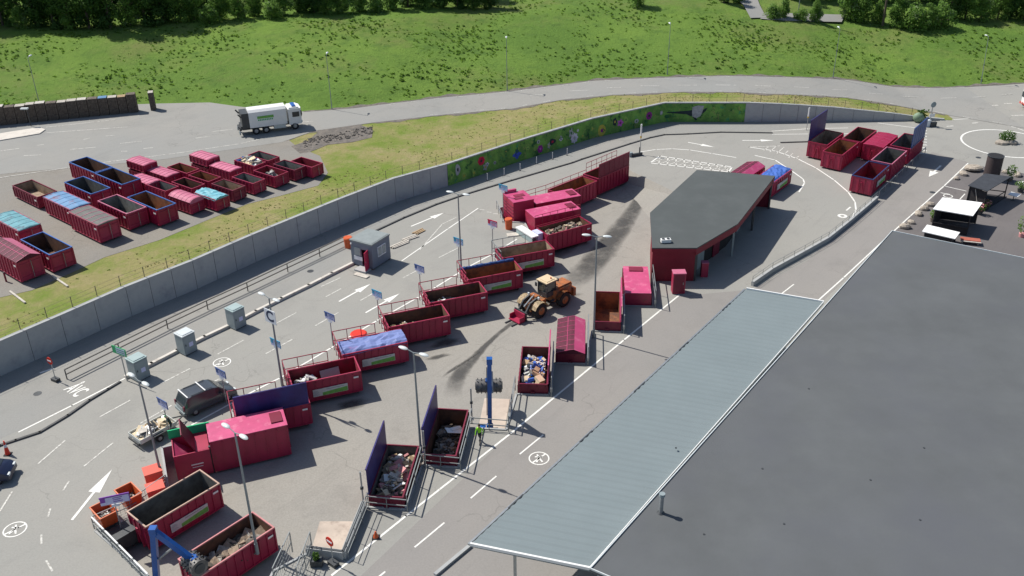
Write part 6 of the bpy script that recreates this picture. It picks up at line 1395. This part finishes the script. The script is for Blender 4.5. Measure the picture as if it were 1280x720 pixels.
# stacks of pallets
NB = [0, 9.5, 22.5, 36, 48, 61, 75, 87, 100, 112.5, 126, 138, 150, 161, 173.5]
W0 = GU(0, 157.5); W1 = GU(186, 140); dd = (W1-W0).normalized(); hp = h2(W0, W1)
kinds = ['pale grey-topped', 'dull brown', 'weathered', 'grey-green', 'dark slatted']
edges = [GU(x, 157.5-x*.0975) for x in (-26, -13) + tuple(NB) + (186,)]
P0 = None
labp = ['pallet stack cut by the left edge, beyond the frame', 'pallet stack at the left edge', 'second pallet stack from the left', 'pallet stack just left of the short lamp', 'pallet stack right behind the short lamp', 'brownish pallet stack right of the short lamp', 'pallet stack with reddish side, middle left of the line', 'pallet stack, third right of the short lamp', 'pale-topped pallet stack left of the line centre', 'pallet stack at the centre of the line', 'pallet stack just right of the line centre', 'pallet stack left of the blue-topped one', 'pallet stack with a blue top', 'pallet stack right of the blue-topped one', 'pallet stack with orange-tinted top', 'last wide pallet stack before the gap']
def pallet_stack(p, rz, wd, label, topm, seed):
    rnd = random.Random(seed); t_ = thing('pallet_stack', label, 'pallet stack', p, rz, 'stacked pallets along the grass slope'); h = 2.55+rnd.uniform(-.1, .15)
    mb = MB(); mb.box((0, .6, h/2), (wd-.16, 1.0, h-.1))
    n_ = int(wd/.16)
    for k in range(n_): mb.box((-wd/2+.1+(wd-.2)*k/(n_-1), 0.03, h/2+rnd.uniform(-.02, .02)), (.07, .1, h-.05)); mb.box((-wd/2+.1+(wd-.2)*k/(n_-1), 1.17, h/2), (.07, .1, h-.05))
    for k in range(6): mb.box((-wd/2+.03, .1+k*.2, h/2), (.06, .08, h-.05)); mb.box((wd/2-.03, .1+k*.2, h/2), (.06, .08, h-.05))
    mb.obj('slats', WOODP, t_)
    mb = MB()
    for k in range(6): mb.box((0, .1+k*.2, h+.02), (wd-.04, .16, .05))
    mb.obj('top_boards', topm, t_); return t_
for k in range(len(edges)-1):
    if k >= len(labp): break
    a, b = edges[k], edges[k+1]; m_ = (a+b)/2; wd = (b-a).length-.1
    pallet_stack((m_.x, m_.y, 3.12), hp, wd, labp[k], [WOODL, WOODL, CONCL, WOODP][k % 4] if k not in (12, 14) else (BLUT if k == 12 else CARD), k)
a = GU(192, 138.5); pallet_stack((a.x, a.y, 3.12), hp, .75, 'narrow pallet stack standing alone at the right end', WOODL, 77)
# rubble stones
mb = MB(); random.seed(5)
for k in range(260):
    u, v_ = random.random(), random.random(); p = GU(380+u*88, 180-u*18+(v_-.5)*10); r_ = random.uniform(.05, .2)*random.uniform(.5, 1.2); mb.sphere((p.x, p.y, p.z+.05+r_*.2), r_, n=6, sc3=(1, .8, .6), jit=.2)
tag(mb.obj('rubble', mat('rubble_grey', (.15, .135, .12), .95, var=.4, scale=2)), 'heap of grey rubble beside the upper road', 'rubble', kind='stuff')

# ================================================================== GRASS TUFTS, TREES
def tufts(name, n, pick, sz, mats, label, nb=7, seed=3, fl=1):
    rnd = random.Random(seed); mb = MB()
    for k in range(n):
        r_ = pick(rnd)
        if r_ is None: continue
        x, y, z = r_; s_ = rnd.uniform(*sz); mi = rnd.choice(range(len(mats)))
        for j in range(nb):
            a = rnd.uniform(0, 6.28); w_ = s_*rnd.uniform(.25, .5); dx, dy = math.cos(a), math.sin(a); ox, oy = rnd.uniform(-.4, .4)*s_, rnd.uniform(-.4, .4)*s_; h = s_*rnd.uniform(.35, .9); l_ = rnd.uniform(.1, .6)*s_
            mb.add([(x+ox-dy*w_, y+oy+dx*w_, z-.05), (x+ox+dy*w_, y+oy-dx*w_, z-.05), (x+ox+dx*l_+dy*w_*.5, y+oy+dy*l_-dx*w_*.5, z+h*fl), (x+ox+dx*l_-dy*w_*.5, y+oy+dy*l_+dx*w_*.5, z+h*fl)], [(0, 1, 2, 3)], mi)
    return tag(mb.obj(name, mats), label, 'weeds', kind='stuff')
from mathutils import noise as NZ
def pick_hill(rnd):
    x = rnd.uniform(-95, 125); d = rnd.uniform(1.5, 60); y = Ey(x)+d
    n_ = NZ.noise(Vector((x*.05, y*.05, 0)))+.5*NZ.noise(Vector((x*.21, y*.21, 3)))
    if n_ < rnd.uniform(-.6, .5): return None
    if abs(x-(52+(y-175)*.0)) < 16 and d > 26 and x > 40 and x < 85: return None
    return (x, y, T(x, y))
tufts('meadow_weeds', 17000, pick_hill, (.16, .46), [TUFT, TUFT, TUFT, TUFTD], 'leafy weeds and tall grass clumps covering the slope', 7, 3, .62)
def pick_bank(rnd):
    x = rnd.uniform(-46, 58); a, b = Sy(x)+.4, Ny(x)
    if b-a > 14 and x < -16: b = a+9
    y = rnd.uniform(a, b); n_ = NZ.noise(Vector((x*.12, y*.12, 7)))
    if n_ < rnd.uniform(-.3, .6): return None
    return (x, y, zU(x)+.02)
tufts('bank_grass', 3500, pick_bank, (.08, .20), [leaf('straw_grass', (.34, .30, .14), (.30, .26, .12)), leaf('short_green_grass', (.20, .26, .06), (.16, .22, .05))], 'short grass tufts on the dry strip above the wall', 5, 4, .5)
def tree_mesh(seed, h, r, mats, leafs, ls, trunk=True, low=.12):
    rnd = random.Random(seed); mb = MB(); cl = MB(); n_ = 16; base = low*h
    for k in range(n_):
        z_ = base+(h-base)*(k+.5)/n_; prof = math.sin(math.pi*min(1, .12+.88*(z_-base)/(h-base)))**.6; a = rnd.uniform(0, 6.28)+k*2.4; rr_ = r*prof*rnd.uniform(.25, .72)
        leaves(cl, (math.cos(a)*rr_, math.sin(a)*rr_, z_), r*rnd.uniform(.30, .48), leafs//n_, ls, (1, 1, .85), (k % 3 % len(mats), 0), rnd, .5)
    leaves(cl, (0, 0, base+(h-base)*.5), r*.62, leafs//5, ls, (1, 1, (h-base)*.42/(r*.62)), (0,), rnd, .4)
    mb.cyl((0, 0, -.3), (0, 0, h*.4), .035*h*.5+.06, .02*h*.5+.04, n=7); mb.cyl((0, 0, h*.4), (rnd.uniform(-.3, .3), rnd.uniform(-.3, .3), h*.8), .02*h*.5+.04, .03, n=6)
    for k in range(5): a = k*1.3; mb.cyl((0, 0, h*(.2+.1*k)), (math.cos(a)*r*.6, math.sin(a)*r*.6, h*(.35+.1*k)), .05+.006*h, .02, n=5)
    return cl.mesh('crown', mats), mb.mesh('trunk', BARK)
D_, M_, L_f, P_ = LEAFS
PROT = {'dark': [tree_mesh(s_, 11, 4.0, [D_, D_, M_], 4200, .26, low=.03) for s_ in (1, 2, 3)], 'mid': [tree_mesh(s_, 7.5, 3.2, [M_, L_f, D_], 2800, .23, low=.04) for s_ in (4, 5)],
        'light': [tree_mesh(s_, 5.0, 2.5, [L_f, P_, M_], 2200, .20, low=.02) for s_ in (6, 7)], 'bush': [tree_mesh(s_, 2.4, 2.0, [L_f, M_, P_], 1300, .17, low=.0) for s_ in (8, 9)]}
def tree(kind, px, py, sc_, label, back=0.0):
    p = GT(px, py); p.y += back; p.x *= (1+back/p.y) if back else 1; p.z = T(p.x, p.y); cr, tk = random.choice(PROT[kind])
    t_ = thing('bush' if kind == 'bush' else 'leafy_tree', label, 'bush' if kind == 'bush' else 'tree', (p.x, p.y, p.z-.1), random.uniform(0, 6.28), 'trees and bushes behind the slope')
    s_ = sc_*random.uniform(.92, 1.1); t_.scale = (s_*random.uniform(.9, 1.15), s_, s_)
    for nm_, me in (('crown', cr), ('trunk', tk)): o = bpy.data.objects.new(nm_, me); col.objects.link(o); o.parent = t_
random.seed(12)
front = [(-30,38,'dark',1.1,'dark tree beyond the upper left corner'),(4,37,'dark',1.05,'dark tree in the very upper left corner'),(28,38,'light',.75,'pale round bush in front of the dark trees at upper left'),(45,36,'dark',1.1,'dark tree behind the pale bush, upper left'),(68,38,'dark',1.0,'dark tree, third from the left corner'),(90,38,'mid',.9,'mid green tree between dark ones at upper left'),(112,39,'dark',1.15,'dark tree above the left pallet stacks'),(138,38,'dark',1.05,'dark tree above the centre of the pallet stacks'),(163,33,'light',1.15,'pale birch-like tree amid dark trees, upper left'),(182,33,'dark',1.05,'dark tree right of the pale birch-like one'),(205,32,'dark',1.0,'rightmost dark tree of the left wood'),(226,29,'mid',.9,'mid green rounded tree beside the dark wood'),(243,28,'mid',.95,'mid green tree, second from the dark wood'),(262,30,'bush',1.2,'low bush at the foot of the mid green trees'),(275,27,'mid',.8,'bushy tree above the white truck'),(298,25,'light',.9,'light green bushy tree left of the upper centre-left'),(318,22,'mid',.8,'bushy tree just left of the central dark clump'),(340,24,'bush',1.3,'wide low bush before the central dark clump'),(350,20,'light',.9,'pale leafy tree at the left of the central clump'),(372,20,'dark',.8,'dark tree of the central clump, left'),(393,20,'dark',.78,'dark tree of the central clump, right'),(412,19,'mid',.7,'green tree right of the central clump'),(428,17,'light',.8,'pale tree before the gap in the tree line'),(450,16,'mid',.75,'bushy tree at the gap in the tree line'),(472,15,'bush',1.2,'low bush in the gap of the tree line'),(490,14,'mid',.75,'mid green tree after the gap'),(510,13,'dark',.7,'dark tree after the gap, left'),(530,13,'mid',.8,'green tree after the gap, middle'),(552,14,'dark',.75,'dark tree after the gap, second'),(572,14,'dark',.7,'dark tree after the gap, third'),(592,13,'mid',.7,'green tree near the end of the middle tree line'),(611,13,'dark',.6,'last dark tree of the middle tree line'),
 (797,11,'mid',.75,'lone dark bushy tree at the top centre'),(905,7,'dark',.6,'small dark tree beside the footpath'),(922,2,'bush',1.2,'bush left of the footpath top'),(978,24,'light',.7,'small light tree right of the footpath'),(966,24,'bush',1.0,'low bush at the footpath edge'),(1018,29,'light',.75,'small round light tree in front of the far road'),(1000,27,'bush',.8,'small bush beside the far road'),(1062,26,'light',1.1,'light green tree at the end of the far road'),(1078,30,'mid',.8,'leafy tree left of the utility pole'),(1096,30,'light',.8,'light tree behind the utility pole'),(1120,36,'mid',.8,'green tree right of the utility pole'),(1140,38,'bush',1.8,'wide bush right of the utility pole'),(1158,40,'mid',.65,'dense bush above the wall end'),(1175,36,'bush',1.8,'rounded bush above the junction'),(1186,27,'dark',.75,'dark tree above the junction, left'),(1206,27,'mid',.9,'green tree above the junction'),(1226,26,'light',1.0,'light tree above the leaning lamp'),(1247,25,'mid',.9,'green tree right of the leaning lamp'),(1262,27,'dark',.7,'dark bush right of the leaning lamp'),(1279,27,'mid',1.0,'green tree at the upper right corner'),(1300,28,'mid',1.0,'green tree beyond the upper right corner'),(1320,26,'dark',1.0,'dark tree beyond the upper right corner')]
for px, py, k_, s_, lab in front: tree(k_, px, py-{'dark': 4, 'mid': 2, 'light': 1, 'bush': 0}[k_], s_, lab)
back_ = [(px, 27, 'dark', 1.15, 9) for px in (-20, 15, 50, 80, 120, 150, 190)] + [(px, 22, 'mid', 1.2, 8) for px in (220, 250, 285)] + [(px, 14, 'dark', 1.0, 9) for px in (330, 365, 400)] + [(px, 8, 'mid', 1.1, 6) for px in (520, 560, 595)] + [(px, 8, 'mid', 1.15, 6) for px in (986, 1012, 1036)] + [(px, 12, 'mid', 1.2, 6) for px in (1080, 1115, 1150)] + [(px, 10, 'dark', 1.1, 8) for px in (1180, 1220, 1260, 1300)]
names = ['far left', 'left corner', 'left pale bush', 'left wood', 'pallet stacks', 'stack centre', 'right end of the left wood', 'mid green trees', 'second mid green pair', 'white truck', 'central clump left', 'central clump middle', 'central clump right', 'middle line left', 'middle line centre', 'middle line right', 'far road left', 'far road middle', 'far road right', 'utility pole left', 'utility pole right', 'wall end bushes', 'junction left', 'junction middle', 'leaning lamp', 'upper right corner']
for (px, py, k_, s_, bk), nm_ in zip(back_, names): tree(k_, px, py, s_, 'rear-row tree standing behind the '+nm_+' trees', bk)
